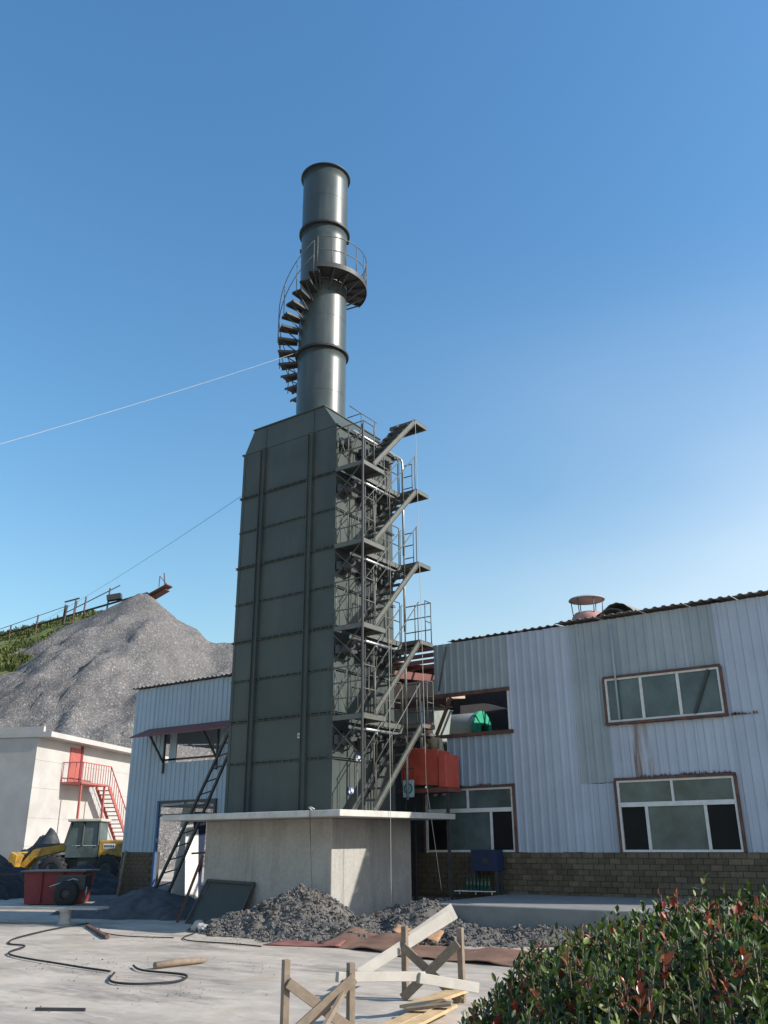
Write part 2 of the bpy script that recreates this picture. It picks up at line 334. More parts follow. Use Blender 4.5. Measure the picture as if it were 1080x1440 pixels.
def grass_tufts():
    m = MB()
    for i in range(6500):
        a = random.uniform(-62, -34); b = 113+random.uniform(-24, 1.0)
        z0 = float(np.interp(a, [-160,-100,-66,-52.3,-39.7,-35.5,-31], [10,22,25.3,27.5,30.6,30.4,26]))-.5*abs(b-113)-.25
        p = site(a, b, z0); h = random.uniform(.05, .45)*(1.7 if random.random() < .05 else 1)
        for k in range(4):
            t = random.uniform(0, 6.28); w = .14; e = Vector((math.cos(t), math.sin(t), 0))
            o = e.cross(Vector((0,0,1)))*w; tip = p+e*random.uniform(.1,.5)+Vector((0,0,h+.4))
            m.add([p-o, p+o, tip+o*.4, tip-o*.4], [(0,1,2,3)])
    o = m.build('hillside_grass', M_GRASS, loc=site(-50, 110)); tag(o, 'rough green grass growing on the slope left of the gravel heap', 'grass'); return stuff(o)
grass_tufts()

# raised concrete apron in front of the hall
m = MB(); m.box(1.9, 30, .42, 4.6, -.3, .51); o = structure(bevel(m.build('apron', M_APRON, loc=(6,2,0)), .015))
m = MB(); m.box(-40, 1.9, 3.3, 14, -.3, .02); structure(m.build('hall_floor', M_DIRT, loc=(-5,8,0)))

# ================================================================== TOWER PLINTH
pl = thing('tower_plinth', (-1.8,1.45,0), 'plain grey concrete plinth with wide top slab carrying the dark tower', 'plinth')
m = MB(); m.box(-3.6, 0, 0, 2.9, -.4, 2.06); bevel(m.build('plinth_wall', M_CONC, pl), .012)
m = MB(); m.box(-4.08, .9, -.9, 3.4, 2.062, 2.185); bevel(m.build('top_slab', M_SLAB, pl), .01)

# ================================================================== TOWER
TX0, TX1, TY0, TY1, TZ0, TZ1 = -3.15, -.1, .1, 2.45, 2.187, 11.05
tw = thing('heating_tower', (-1.62,1.27,TZ0), 'tall dark green steel tower with panelled walls and chimney on concrete plinth', 'tower')
m = MB(); i_ = .02
m.box(TX0+i_, TX1-i_, TY0+i_, TY1-i_, TZ0, TZ1-.03); core = m.build('tower_body', M_DARK, tw)
# wall panels: 3 columns by 9 rows on the front, same rows on the side
rows = [TZ0+.03]+[2.33+.935*k for k in range(1, 9)]+[TZ1]
ribx = [-2.45, -.875]
cols = [TX0, ribx[0], ribx[1], TX1]
for r in range(9):
    for c in range(3):
        m = MB(); g = .012; b = random.uniform(0, .004)
        m.box(cols[c]+g, cols[c+1]-g, TY0-b, TY0+.03, rows[r]+g, rows[r+1]-g); bevel(m.build('wall_panel', M_PAINT, tw), .006)
    for (ya, yb) in ((TY0, 1.27), (1.27, TY1)):
        m = MB(); m.box(TX1-.03, TX1+random.uniform(0, .004), ya+.012, yb-.012, rows[r]+.012, rows[r+1]-.012); bevel(m.build('wall_panel', M_PAINT, tw), .006)
    m = MB(); m.box(TX0-.003, TX0+.03, TY0+.03, TY1-.01, rows[r]+.01, rows[r+1]-.01); m.build('wall_panel', M_PAINT, tw)
    m = MB(); m.box(TX0+.03, TX1-.03, TY1-.03, TY1+.003, rows[r]+.01, rows[r+1]-.01); m.build('wall_panel', M_PAINT, tw)
for x in ribx:      # vertical channels
    m = MB(); m.box(x-.075, x-.063, TY0-.075, TY0-.006, TZ0+.003, TZ1-.02); m.box(x+.063, x+.075, TY0-.075, TY0-.006, TZ0+.003, TZ1-.02); m.box(x-.063, x+.063, TY0-.03, TY0-.006, TZ0+.003, TZ1-.02)
    m.build('vertical_channel', M_PAINT, tw)
for x in (TX1,):
    m = MB(); m.box(x-.07, x+.012, TY0-.012, TY0+.07, TZ0+.002, TZ1); m.build('corner_angle', M_PAINT, tw)
m = MB(); m.box(TX0-.012, TX0+.07, TY0-.012, TY0+.07, TZ0+.002, TZ1); m.build('corner_angle', M_PAINT, tw)
for k in range(1, 9):   # horizontal flanges: pairs of angles all round
    z = rows[k]; big = (k % 2 == 0)
    e = .055 if big else .028
    for (xa, xb) in ((TX0-e*.9, ribx[0]-.08), (ribx[0]+.08, ribx[1]-.08), (ribx[1]+.08, TX1+.014)):
        m = MB()
        m.box(xa, xb, TY0-e, TY0-.014, z+.012, z+.022); m.box(xa, xb, TY0-e, TY0-.014, z-.022, z-.012)
        n = max(2, int((xb-xa)/.2))
        for q in range(n):
            bx = xa+(q+.5)*(xb-xa)/n; m.box(bx-.012, bx+.012, TY0-e*.72-.012, TY0-e*.72+.012, z-.032, z+.032)
        m.build('panel_flange', M_PAINT, tw)
    m = MB(); m.box(TX1+.014, TX1+e+.014, TY0-.004, TY1+e, z+.012, z+.024); m.box(TX1+.014, TX1+e+.014, TY0-.004, TY1+e, z-.024, z-.012); m.build('panel_flange', M_PAINT, tw)
    m = MB(); m.box(TX0-e, TX0-.014, TY0-.004, TY1+e, z+.012, z+.024); m.box(TX0-e, TX0-.014, TY0-.004, TY1+e, z-.024, z-.012); m.build('panel_flange', M_PAINT, tw)
# roof cap: gable plates upright front and back, both sides sloping inwards
ZT = 11.67
m = MB(); m.prism([(TX0,TY0+.002,TZ1),(TX1,TY0+.002,TZ1),(-.5,TY0+.002,ZT),(-2.83,TY0+.002,ZT)], (0,TY1-TY0-.004,0)); cap = m.build('roof_cap', M_PAINT, tw)
m = MB(); m.box(-2.86, -.47, TY0-.03, TY1+.03, ZT+.002, ZT+.03); m.build('ridge_plate', M_PAINT, cap)
m = MB(); m.box(TX1-.005, TX1+.06, TY0-.03, TY1+.05, TZ1-.02, TZ1+.02); m.build('eave_angle', M_PAINT, cap)
m = MB(); m.box(TX0-.06, TX0+.005, TY0-.03, TY1+.05, TZ1-.02, TZ1+.02); m.build('eave_angle', M_PAINT, cap)
for x in ribx: m = MB(); m.box(x-.06, x+.06, TY0-.012, TY0-.001, TZ1+.02, ZT-.05 if x < -1 else ZT-.02); m.build('gable_rib', M_PAINT, cap)
# sticker on the front
m = MB(); m.box(-1.06, -.97, TY0-.012, TY0-.008, 3.72, 3.82); st = m.build('sticker', M_WHITE, tw); st['label'] = 'small white sticker beside the right channel'
m = MB(); m.box(-1.05, -1.02, TY0-.015, TY0-.0125, 3.74, 3.80); m.box(-1.01, -.98, TY0-.015, TY0-.0125, 3.74, 3.80); m.build('sticker_print', M_BLUEP, st)
# chimney: three courses with flanges
CX, CY, CR = -1.58, 1.27, .66
ch = MB(); zs = [11.7, 14.02, 18.08, 20.15]
for i in range(3):
    m = MB(); zz = zs[i]; hh = zs[i+1]-.003
    m.lathe((CX,CY,0), [(CR, zz), (CR, zz+.35), (CR, hh-.35), (CR, hh), (CR-.03, hh), (CR-.03, zz), (CR, zz)], 56)
    cs = m.build('chimney_section', M_STACK, tw)
    for zw in (np.arange(zz+1.0, hh-.3, 1.05)):      # weld seams
        s_ = MB(); s_.lathe((CX,CY,zw), [(CR, -.006), (CR+.006, 0), (CR, .006)], 56); s_.build('weld_seam', M_STACK, cs)
    fl = MB(); fl.lathe((CX,CY,hh), [(CR+.003, -.028), (CR+.075, -.028), (CR+.075, -.006), (CR+.003, -.006)], 56, smooth=False, close=True)
    fl.lathe((CX,CY,hh), [(CR+.003, .006), (CR+.075, .006), (CR+.075, .028), (CR+.003, .028)], 56, smooth=False, close=True) if i < 2 else None
    for k in range(28):
        t = 2*math.pi*k/28; px, py = CX+(CR+.05)*math.cos(t), CY+(CR+.05)*math.sin(t)
        if i < 2: fl.tube([(px,py,hh-.05),(px,py,hh+.05)], .014, 6)
    fl.build('chimney_flange', M_DARK, tw)
for t in (20, 85, 200):    # lifting lugs
    a = math.radians(t); m = MB(); d = Vector((math.cos(a), math.sin(a), 0)); p = Vector((CX,CY,17.7))+d*(CR+.03); m.bar(p-d*.02, p+d*.06, .02, .14); m.build('lifting_lug', M_DARK, tw)
# chimney gallery
GZ = 16.17; R0, R1 = CR+.012, CR+.56
def ring(z0, z1, r0, r1, a0, a1, n=30):
    m = MB(); vs = []; fs = []
    for k in range(n+1):
        t = a0+(a1-a0)*k/n; c, s_ = math.cos(t), math.sin(t)
        vs += [(CX+r0*c,CY+r0*s_,z0),(CX+r1*c,CY+r1*s_,z0),(CX+r1*c,CY+r1*s_,z1),(CX+r0*c,CY+r0*s_,z1)]
    for k in range(n):
        o = k*4
        for q in range(4): fs.append((o+q, o+(q+1) % 4, o+4+(q+1) % 4, o+4+q))
    fs += [(0,1,2,3), (n*4+3, n*4+2, n*4+1, n*4)]
    return m.add(vs, fs)
A0, A1 = math.radians(-60), math.radians(72)
gal = ring(GZ, GZ+.012, R0, R1, A0, A1).build('gallery_floor', M_GRATE, tw)
ring(GZ-.05, GZ+.1, R1+.001, R1+.012, A0, A1).build('toe_plate', M_DARK, gal)
for k in range(7):
    t = A0+.05+(A1-A0-.1)*k/6; d = Vector((math.cos(t), math.sin(t), 0)); c = Vector((CX,CY,0)); m = MB()
    m.bar(c+d*R0+Vector((0,0,GZ-.03)), c+d*(R1-.01)+Vector((0,0,GZ-.03)), .04, .05); m.bar(c+d*R0+Vector((0,0,GZ-.38)), c+d*(R1-.06)+Vector((0,0,GZ-.05)), .035); m.build('gallery_bracket', M_DARK, tw)
def arc(z, r, a0, a1, n, dz=0): return [(CX+r*math.cos(a0+(a1-a0)*k/n), CY+r*math.sin(a0+(a1-a0)*k/n), z+dz*k/n) for k in range(n+1)]
gr = MB()
for k in range(8):
    t = A0+.02+(A1-A0-.04)*k/7; x, y = CX+R1*math.cos(t), CY+R1*math.sin(t); gr.tube([(x,y,GZ),(x,y,GZ+.95)], .013, 6)
for h in (.5, .95): gr.tube(arc(GZ+h, R1, A0+.02, A1-.02, 26), .013, 6)
gr.build('gallery_railing', M_STEEL, tw)
# spiral treads round the far left of the chimney
NS = 14; SA0 = A0-.06; SA1 = math.radians(-216); DZ = .262
for k in range(NS):
    t = SA0+(SA1-SA0)*k/(NS-1); z = GZ-.17-DZ*k; d = Vector((math.cos(t), math.sin(t), 0)); e = Vector((-d.y, d.x, 0)); c = Vector((CX,CY,z)); m = MB()
    i0, i1, o0, o1 = c+d*R0-e*.11, c+d*R0+e*.11, c+d*(R1-.02)-e*.15, c+d*(R1-.02)+e*.15
    m.prism([i0, o0, o1, i1], (0,0,.025)); m.bar(o0+Vector((0,0,-.02)), i0+Vector((0,0,-.02)), .02, .06); m.bar(o1+Vector((0,0,-.02)), i1+Vector((0,0,-.02)), .02, .06)
    m.bar(c+d*R0+Vector((0,0,-.32)), c+d*(R1-.12)+Vector((0,0,-.03)), .025); m.build('spiral_tread', M_GRATE, tw)
sr = MB(); zr = GZ-.17
for k in range(0, NS, 2):
    t = SA0+(SA1-SA0)*k/(NS-1); z = zr-DZ*k; x, y = CX+R1*math.cos(t), CY+R1*math.sin(t); sr.tube([(x,y,z-.08),(x,y,z+.98)], .012, 6)
for h in (.5, .98): sr.tube([(CX+R1*math.cos(SA0+(SA1-SA0)*k/30), CY+R1*math.sin(SA0+(SA1-SA0)*k/30), zr+h-DZ*(NS-1)*k/30) for k in range(31)], .012, 6)
sr.build('spiral_railing', M_STEEL, tw)
# roof edge rails
m = MB(); 
for y in (1.7, 2.3): m.tube([(-.55,y,ZT),(-.55,y,ZT+.5)], .013, 6)
m.tube([(-.55,1.2,ZT+.5),(-.55,2.4,ZT+.5)], .013, 6); m.tube([(-.55,1.7,ZT+.5),(-1.0,1.7,ZT+.5)], .013, 6); m.build('roof_rail', M_STEEL, tw)

# ================================================================== ACCESS STAIR AND GALLERIES ON THE TOWER'S SIDE
LV = [4.11, 6.03, 7.95, 9.86, 11.80]
XO = .8; YN0, YN1 = -.02, .80; YL0, YL1 = 2.22, 2.78
stw = thing('access_stair', (.4,1.4,TZ0), 'steel zigzag stair with landings and railings climbing the sunlit tower side', 'stair')
def grating(m, x0, x1, y0, y1, z):
    m.box(x0, x1, y0, y1, z-.012, z)
def level(z, top=False, first=False):
    m = MB(); grating(m, TX1+.10, XO-.02, YN0+.02, YN1, z)
    if not top: m.build('near_platform', M_GRATE, stw)
    m = MB(); grating(m, TX1+.10, .28, YN1+.003, YL0-.003, z)
    if not top: m.build('walkway', M_GRATE, stw)
    m = MB(); grating(m, TX1+.10, XO, YL0, YL1, z); m.build('landing', M_GRATE, stw)
    m = MB(); u = z-.014
    if not top:
        m.box(TX1+.09, XO, YN0, YN0+.04, u-.10, u); m.box(XO-.04, XO, YN0+.041, YN1, u-.10, u); m.box(.24, .28, YN1-.04, YL0, u-.10, u); m.box(.281, XO-.041, YN1-.04, YN1, u-.10, u)
    m.box(TX1+.09, XO, YL0+.001, YL0+.04, u-.08, u); m.box(XO-.035, XO, YL0+.041, YL1, u-.08, u); m.box(TX1+.09, XO-.036, YL1-.04, YL1, u-.08, u)
    m.build('platform_frame', M_STEEL, stw)
    # railings
    r = .014
    if not top:
        m = MB()
        for x in (TX1+.12, .34, XO-.02): m.tube([(x,YN0+.02,z),(x,YN0+.02,z+1.0)], r, 6)
        for h in (.34, .67, 1.0): m.tube([(TX1+.02,YN0+.02,z+h),(XO-.02,YN0+.02,z+h)], r, 6)
        m.tube([(TX1+.1,YN0+.02,z+.05),(.34,YN0+.02,z+.98)], .010, 5); m.tube([(.34,YN0+.02,z+.05),(TX1+.1,YN0+.02,z+.98)], .010, 5); m.tube([(.34,YN0+.02,z+.05),(XO-.02,YN0+.02,z+.98)], .010, 5)
        for y in (.42,): m.tube([(XO-.02,y,z),(XO-.02,y,z+1.0)], r, 6)
        for h in (.5, 1.0): m.tube([(XO-.02,YN0+.02,z+h),(XO-.02,.42,z+h)], r, 6)
        m.build('end_railing', M_STEEL, stw)
        m = MB()
        for y in (YN1+.1, 1.55, YL0-.05): m.tube([(.27,y,z),(.27,y,z+.95)], r, 6)
        for h in (.48, .95): m.tube([(.27,YN1+.1,z+h),(.27,YL0-.05,z+h)], r, 6)
        m.build('walkway_railing', M_STEEL, stw)
    m = MB(); full = z < 6.5
    for (x, y) in ((TX1+.12,YL1-.02),(.32,YL1-.02))+(((XO-.02,YL1-.02),(XO-.02,YL0+.28)) if full else ()): m.tube([(x,y,z),(x,y,z+1.0)], r, 6)
    for h in (.34, .67, 1.0): m.tube([(TX1+.12,YL1-.02,z+h),((XO-.02) if full else .32,YL1-.02,z+h)], r, 6)
    if full:
        for h in (.5, 1.0): m.tube([(XO-.02,YL1-.02,z+h),(XO-.02,YL0+.28,z+h)], r, 6)
    if not top: m.build('landing_railing', M_STEEL, stw)
    # landing props
    m = MB(); m.bar((TX1+.02,YL0+.04,z-.5),(.35,YL0+.04,z-.09), .035); m.build('landing_bracket', M_DARK, stw)
for i, z in enumerate(LV): level(z, top=(i == 4))
for i in range(5):      # flights
    za = (TZ0 if i == 0 else LV[i-1]); zb = LV[i]; ya, yb = .40, YL0-.01
    fl = None
    for x in (.30, XO-.025):
        m = MB(); d = Vector((0, yb-ya, zb-za)).normalized(); nrm = Vector((0, -d.z, d.y)); A = Vector((x, ya, za+.02)); B = Vector((x, yb, zb-.06))
        m.prism([A-nrm*.05, B-nrm*.05, B+nrm*.05, A+nrm*.05], (.012,0,0)); m.bar(A+nrm*.055+Vector((.02,0,0)), B+nrm*.055+Vector((.02,0,0)), .045, .008, nrm); m.bar(A-nrm*.055+Vector((.02,0,0)), B-nrm*.055+Vector((.02,0,0)), .045, .008, nrm); m.build('stringer', M_STEEL, stw)
    n = 8
    for k in range(1, n):
        z = za+(zb-za)*k/n; y = ya+(yb-ya)*k/n; m = MB(); m.box(.321, XO-.026, y-.09, y+.09, z-.012, z); m.box(.321, XO-.026, y-.09, y-.082, z-.05, z-.0125); m.build('stair_tread', M_GRATE, stw)
    m = MB()
    for x in (.31, XO-.015):
        if i == 4: break
        m.tube([(x,ya,za+.9),(x,yb,zb+.9)], .014, 6)
        for f_ in (.02, .35, .68, .98): y = ya+(yb-ya)*f_; z = za+(zb-za)*f_; m.tube([(x,y,z),(x,y,z+.9)], .012, 6)
    m.build('stair_handrail', M_STEEL, stw)
for (x, y) in ((XO-.02, YN0+.02), (.26, YN1-.02)):      # columns
    m = MB(); m.bar((x,y-.03,TZ0),(x,y-.03,LV[3]+.9), .04, .04, (0,1,0)); m.build('support_column', M_DARK, stw)
for i in range(4):
    za = TZ0 if i == 0 else LV[i-1]
    for xa, xb in ((TX1+.03, XO-.05), (XO-.05, TX1+.03)): m = MB(); m.bar((xa,YN0-.03,za+1.05),(xb,YN0-.03,LV[i]-.12), .02); m.build('cross_brace', M_DARK, stw)

# burners and gas pipework on the side wall: one set below each gallery
for i, z in enumerate(LV[:5]):
    zb = z-.24 if i < 4 else 10.82
    lab = ['lowest gas burner set with bright pipe on the tower side', 'second lowest gas burner set with bright pipe on the tower side', 'middle gas burner set with bright pipe on the tower side',
           'second highest gas burner set with bright pipe on the tower side', 'topmost gas burner set just under the tower eave'][i]
    bt = thing('burner_set', (0,1.2,zb), lab, 'burner', 'gas burner sets on the tower side')
    m = MB(); m.tube([(.30,.18,zb),(.30,2.25,zb)], .038, 10)
    m.tube([(.30,2.25,zb),(.30,2.32,zb-.05),(.30,2.34,zb-.2),(.30,2.34,zb-1.4)], .03, 8); m.build('gas_pipe', M_CHROME, bt)
    for y in (.34, 1.15, 1.95):
        m = MB(); m.tube([(.30,y,zb-.03),(.30,y,zb-.19)], .026, 8); m.tube([(.30,y,zb-.18),(.26,y,zb-.22),(.1,y,zb-.22)], .022, 8); dp = m.build('drop_pipe', M_CHROME, bt)
        m = MB(); m.box(.25,.35,y-.045,y+.045,zb-.15,zb-.07); m.tube([(.30,y,zb-.14),(.40,y,zb-.14)], .012, 6); m.lathe((.41,y,zb-.14), [(.0,-.008),(.05,-.008),(.05,.008),(.0,.008)], 12, (1,0,0)); m.build('valve', M_DARK, dp)
        m = MB(); m.lathe((TX1+.006,y,zb-.22), [(.0,.0),(.19,.0),(.19,.03),(.12,.03),(.12,.14),(.15,.14),(.15,.17),(.09,.18),(.09,.24),(.0,.24)], 18, (1,0,0)); m.build('burner_body', M_DARK, bt)
        m = MB(); m.box(-.04,.06,y-.26,y-.16,zb-.34,zb-.16); m.tube([(.04,y-.18,zb-.2),(.12,y+.02,zb-.28),(.10,y+.12,zb-.34),(.03,y+.16,zb-.42),(TX1,y+.17,zb-.44)], .018, 6); m.build('igniter_box', M_DARK, bt)
# wiring tubes down the side
for y in (1.62,):
    pass
ct = MB(); 
for y in (1.42, 1.52): ct.tube([(.03,y,2.3),(.03,y,10.9)], .022, 6)
tag(ct.build('riser_pipe', M_STEEL), 'pair of thin vertical riser pipes fixed up the tower side', 'pipe')
# small tags on the side wall
for nm, (y, z) in (('upper', (.98, 3.30)), ('lower', (.72, 2.62))):
    t = thing('notice_plate', (TX1+.03,y,z), 'blue and white notice plate low on the tower side, %s of the two' % nm, 'notice', 'notice plates on the tower')
    m = MB(); m.box(TX1+.02, TX1+.028, y-.11, y+.11, z-.075, z+.075); m.build('plate', mat('notice_blue', (.07,.12,.26), .6), t)
    m = MB(); m.box(TX1+.0285, TX1+.032, y-.09, y-.03, z-.05, z+.0); m.box(TX1+.0285, TX1+.032, y+.0, y+.04, z-.02, z+.05); m.box(TX1+.0285, TX1+.032, y+.055, y+.09, z-.05, z+.03); m.build('plate_print', M_WHITE, t)
# ================================================================== FACTORY HALL
FY = 4.0; ZS = 1.36; ZE = 6.28
hall = thing('factory_hall', (0,FY,0), 'long shabby metal-clad factory hall with corrugated pale blue sheets over a brick dado', 'building')
def sheet(x0, x1, z0, z1, m_, y=FY, tilt=0.0):
    """one corrugated sheet, ribs every .2 m on a common grid"""
    P = .2; xs = []
    k0 = math.floor(x0/P)-1
    pts = []
    for k in range(k0, math.ceil(x1/P)+2):
        b = k*P
        for dx, dy in ((0,0),(.115,0),(.135,-.02),(.18,-.02)): pts.append((b+dx, dy))
    def yat(x):
        for (a, ya), (b, yb) in zip(pts, pts[1:]):
            if a <= x <= b: return ya+(yb-ya)*(x-a)/max(1e-6, b-a)
        return 0
    xs = [(x0, yat(x0))]+[p for p in pts if x0+.001 < p[0] < x1-.001]+[(x1, yat(x1))]
    off = random.uniform(-.004, .004); m = MB(); n = len(xs); vs = []
    for z in (z0, z1):
        for x, dy in xs: vs.append((x+(tilt*(z-z0)), y+dy+off, z+random.uniform(-.006,.006)))
    vs += [(v[0], v[1]+.006, v[2]) for v in vs]
    fs = [(i, i+1, n+i+1, n+i) for i in range(n-1)]+[(2*n+i+1, 2*n+i, 3*n+i, 3*n+i+1) for i in range(n-1)]
    fs += [(i, 2*n+i, 2*n+i+1, i+1) for i in range(n-1)]+[(n+i, n+i+1, 3*n+i+1, 3*n+i) for i in range(n-1)]
    m.add(vs, fs); o = m.build('siding_sheet', m_, hall); return o
def sheets(x0, x1, z0, z1, m_, w=.8):
    x = x0
    edges = [x0]+[k*w for k in range(math.floor(x0/w), math.ceil(x1/w)+1) if x0+.15 < k*w < x1-.15]+[x1]
    for i, (a, b) in enumerate(zip(edges, edges[1:])):
        o = sheet(a-.004, b+.004, z0+random.uniform(-.012, .012), z1, m_); o.location.y += (.0035 if i % 2 else -.0035)
# rust-streaked variant for the sheets between the windows
M_SIDE_R = mat('siding_rust_streaked', (.42,.46,.52), .55, .08, 1.2, stain=(.17,.085,.035), sscale=1.5, samt=.9, svec=(4.5,3,.35), spec=.3, objvar=.04, slo=.4)
sheets(2.16, 3.76, ZS, ZE, M_SIDE_L); sheets(3.76, 4.5, 2.75, ZE, M_SIDE_G); sheets(3.76, 4.5, ZS, 2.74, M_SIDE_L)
sheets(4.5, 7.03, 4.99, ZE, M_SIDE_G); sheets(4.5, 5.0, 2.84, 3.93, M_SIDE_L); sheets(5.0, 5.42, 2.84, 3.93, M_SIDE_R); sheets(5.42, 7.03, 2.84, 3.93, M_SIDE_L)
sheets(7.03, 11.2, ZS, ZE, M_SIDE_L)
sheets(.07, 2.16, 5.0, ZE, M_SIDE_G); sheets(.39, 2.16, 2.82, 3.96, M_SIDE_B)
sheets(-7.4, -1.9, ZS, ZE, M_SIDE_B)
sheets(-11.3, -9.75, ZS, ZE, M_SIDE_B); sheets(-9.75, -7.4, 4.92, ZE, M_SIDE_B); sheets(-9.75, -7.4, 2.76, 3.9, M_SIDE_B)
m = MB(); m.box(-1.9, -.3, FY-.01, FY+.03, .4, 3.94); m.build('dark_infill', M_DARK, hall)  # dark panel added to close the view where the bay is dark
# end walls, frames and roof
for (ya, yb, za, zb) in ((FY,4.9,0,6.2),(9.5,14,0,6.2),(4.9,9.5,2.7,3.8),(4.9,9.5,4.7,6.2)): m = MB(); m.box(-11.36, -11.31, ya+.001, yb-.001, za, zb); m.build('end_wall', M_SIDE_B, hall)
m = MB(); m.box(11.21, 11.26, FY, 14, ZS, 6.2); m.build('end_wall', M_SIDE_G, hall)
m = MB(); m.box(-6.5, 11.2, 13.95, 14, .4, 6.2); m.build('back_wall', M_SIDE_G, hall)
RP = .085
def rz(y): return 6.30+RP*(y-FY) if y < 9 else 6.30+RP*(18-y-FY)
def roof_sheet(x0, x1, ya, yb, over=0, m_=M_ROOF, lift=0):
    m = MB(); P = .2; xs = []; k = math.ceil(x0/P)
    xs = [(x0, 0)]
    while k*P < x1: xs += [(k*P, 0), (k*P+.04, .03), (k*P+.09, .03), (k*P+.13, 0)]; k += 1
    xs = [p for p in xs if p[0] < x1]+[(x1, 0)]
    vs = []; ys = np.linspace(ya, yb, 4)
    for y in ys: vs += [(x, y, rz(y)+h+lift) for x, h in xs]
    n = len(xs); fs = [(j*n+i, j*n+i+1, (j+1)*n+i+1, (j+1)*n+i) for j in range(3) for i in range(n-1)]
    m.add(vs, fs); o = m.build('roof_sheet', m_, hall); md = o.modifiers.new('solid', 'SOLIDIFY'); md.thickness = .008
    return o
x = -11.5
while x < 11.3:
    xe = min(x+.98, 11.5); right = x > 3.1
    hole = -3.2 < x < .0
    if 0 <= x < 3: roof_sheet(x, xe, FY-.04, 5.6, lift=.03)  # unseen roof gap behind this strip, added to let sun reach the drum
    elif not hole: roof_sheet(x, xe, FY-(.16 if (right or x < -7) else .04), 9, lift=.055 if right else .03)
    elif random.random() < .0: roof_sheet(x, xe, 6.9, 9)
    roof_sheet(x, xe, 9.001, 14.1, lift=.03)
    x += 1.0
for k, y in enumerate(np.arange(4.15, 14, 1.08)):
    m = MB(); m.box(-11.3, 11.2, y-.03, y+.03, rz(y)-.11, rz(y)-.002); m.build('purlin', M_REDOX, hall)
for x in (-11.2, -7.2, -2.75, 2.28, 7.2, 11.1):
    m = MB(); m.box(x-.09, x+.09, FY+.05, FY+.25, 0, 6.2); m.build('column', M_REDOX, hall)
    m = MB(); m.box(x-.09, x+.09, 13.7, 13.9, 0, 6.2); m.build('column', M_REDOX, hall)
    m = MB(); m.bar((x,FY+.26,6.02),(x,9,6.42), .12, .22); m.bar((x,9,6.42),(x,13.7,6.02), .12, .22); m.build('rafter', M_REDOX, hall)
for z in (2.79, 4.0, 4.97):
    m = MB(); m.box(-11.2, 11.1, FY+.02, FY+.048, z-.03, z+.03); 
    m.build('girt', M_RUST, hall) if z != 2.79 else None
# dado brick wall, one brick thick: bricks nearest the camera are single pieces
BW, BH = .24, .112
def dado(x0, x1, z0, z1):
    m = MB(); m.box(x0, x1, FY-.035, FY+.2, z0, z1); w = m.build('dado_wall', M_MORTAR, hall)
    return w
dw = dado(-2.7, 11.2, .40, ZS-.004); dl = dado(-11.3, -9.85, -.2, ZS-.004); dr = dado(-7.35, -2.71, -.2, ZS-.004)
bm_ = MB(); bm_.box(-BW/2+.006, BW/2-.006, -.012, .012, -BH/2+.006, BH/2-.006); bo = bm_.build('brick', M_BRICK, hall, None); bmesh_b = bo.data
bpy.data.objects.remove(bo)
for v in bmesh_b.vertices: v.co += Vector(ROOT['factory_hall'])
rest = MB(); cnt = 0
for r_ in range(8):
    z = .46+BH*(r_+.5)+.001
    xx = -2.7+(BW/2 if r_ % 2 else 0)
    while xx < 11:
        c = Vector((xx+BW/2, FY-.044+random.uniform(-.005,.003), z))
        if 1.9 < c.x < 9.9 and cnt < 290:
            instance('brick', bmesh_b, hall, Matrix.Translation(c)); cnt += 1
        else: rest.box(c.x-BW/2+.006, c.x+BW/2-.006, c.y-.012, c.y+.012, z-BH/2+.006, z+BH/2-.006)
        xx += BW
for r_ in range(12):
    z = BH*(r_+.5); xx = -11.3+(BW/2 if r_ % 2 else 0)
    while xx < -10.05: rest.box(xx+.006, xx+BW-.006, FY-.055, FY-.032, z-BH/2+.006, z+BH/2-.006); xx += BW
stuff(rest.build('brickwork', M_BRICK, hall))
# rust crust along the bottom edges of the sheets
for (xa, xb, z) in ((5.1,5.75,2.86),(5.95,6.45,2.87),(6.6,7.0,2.87),(7.15,7.3,3.98),(.6,.8,2.84),(1.2,1.5,2.84),(7.03,7.6,3.97)):
    m = MB(); x = xa
    while x < xb:
        w = random.uniform(.012, .06); h = random.uniform(.004, .035); m.prism([(x,FY-.046,z-.03), (x+w,FY-.046,z-.03), (x+w*.8,FY-.046,z+h-.02), (x+w*.3,FY-.046,z+h)], (0,.012,0)); x += w*random.uniform(.7, 2.2)
    stuff(m.build('rust_flakes', M_RUST, hall))
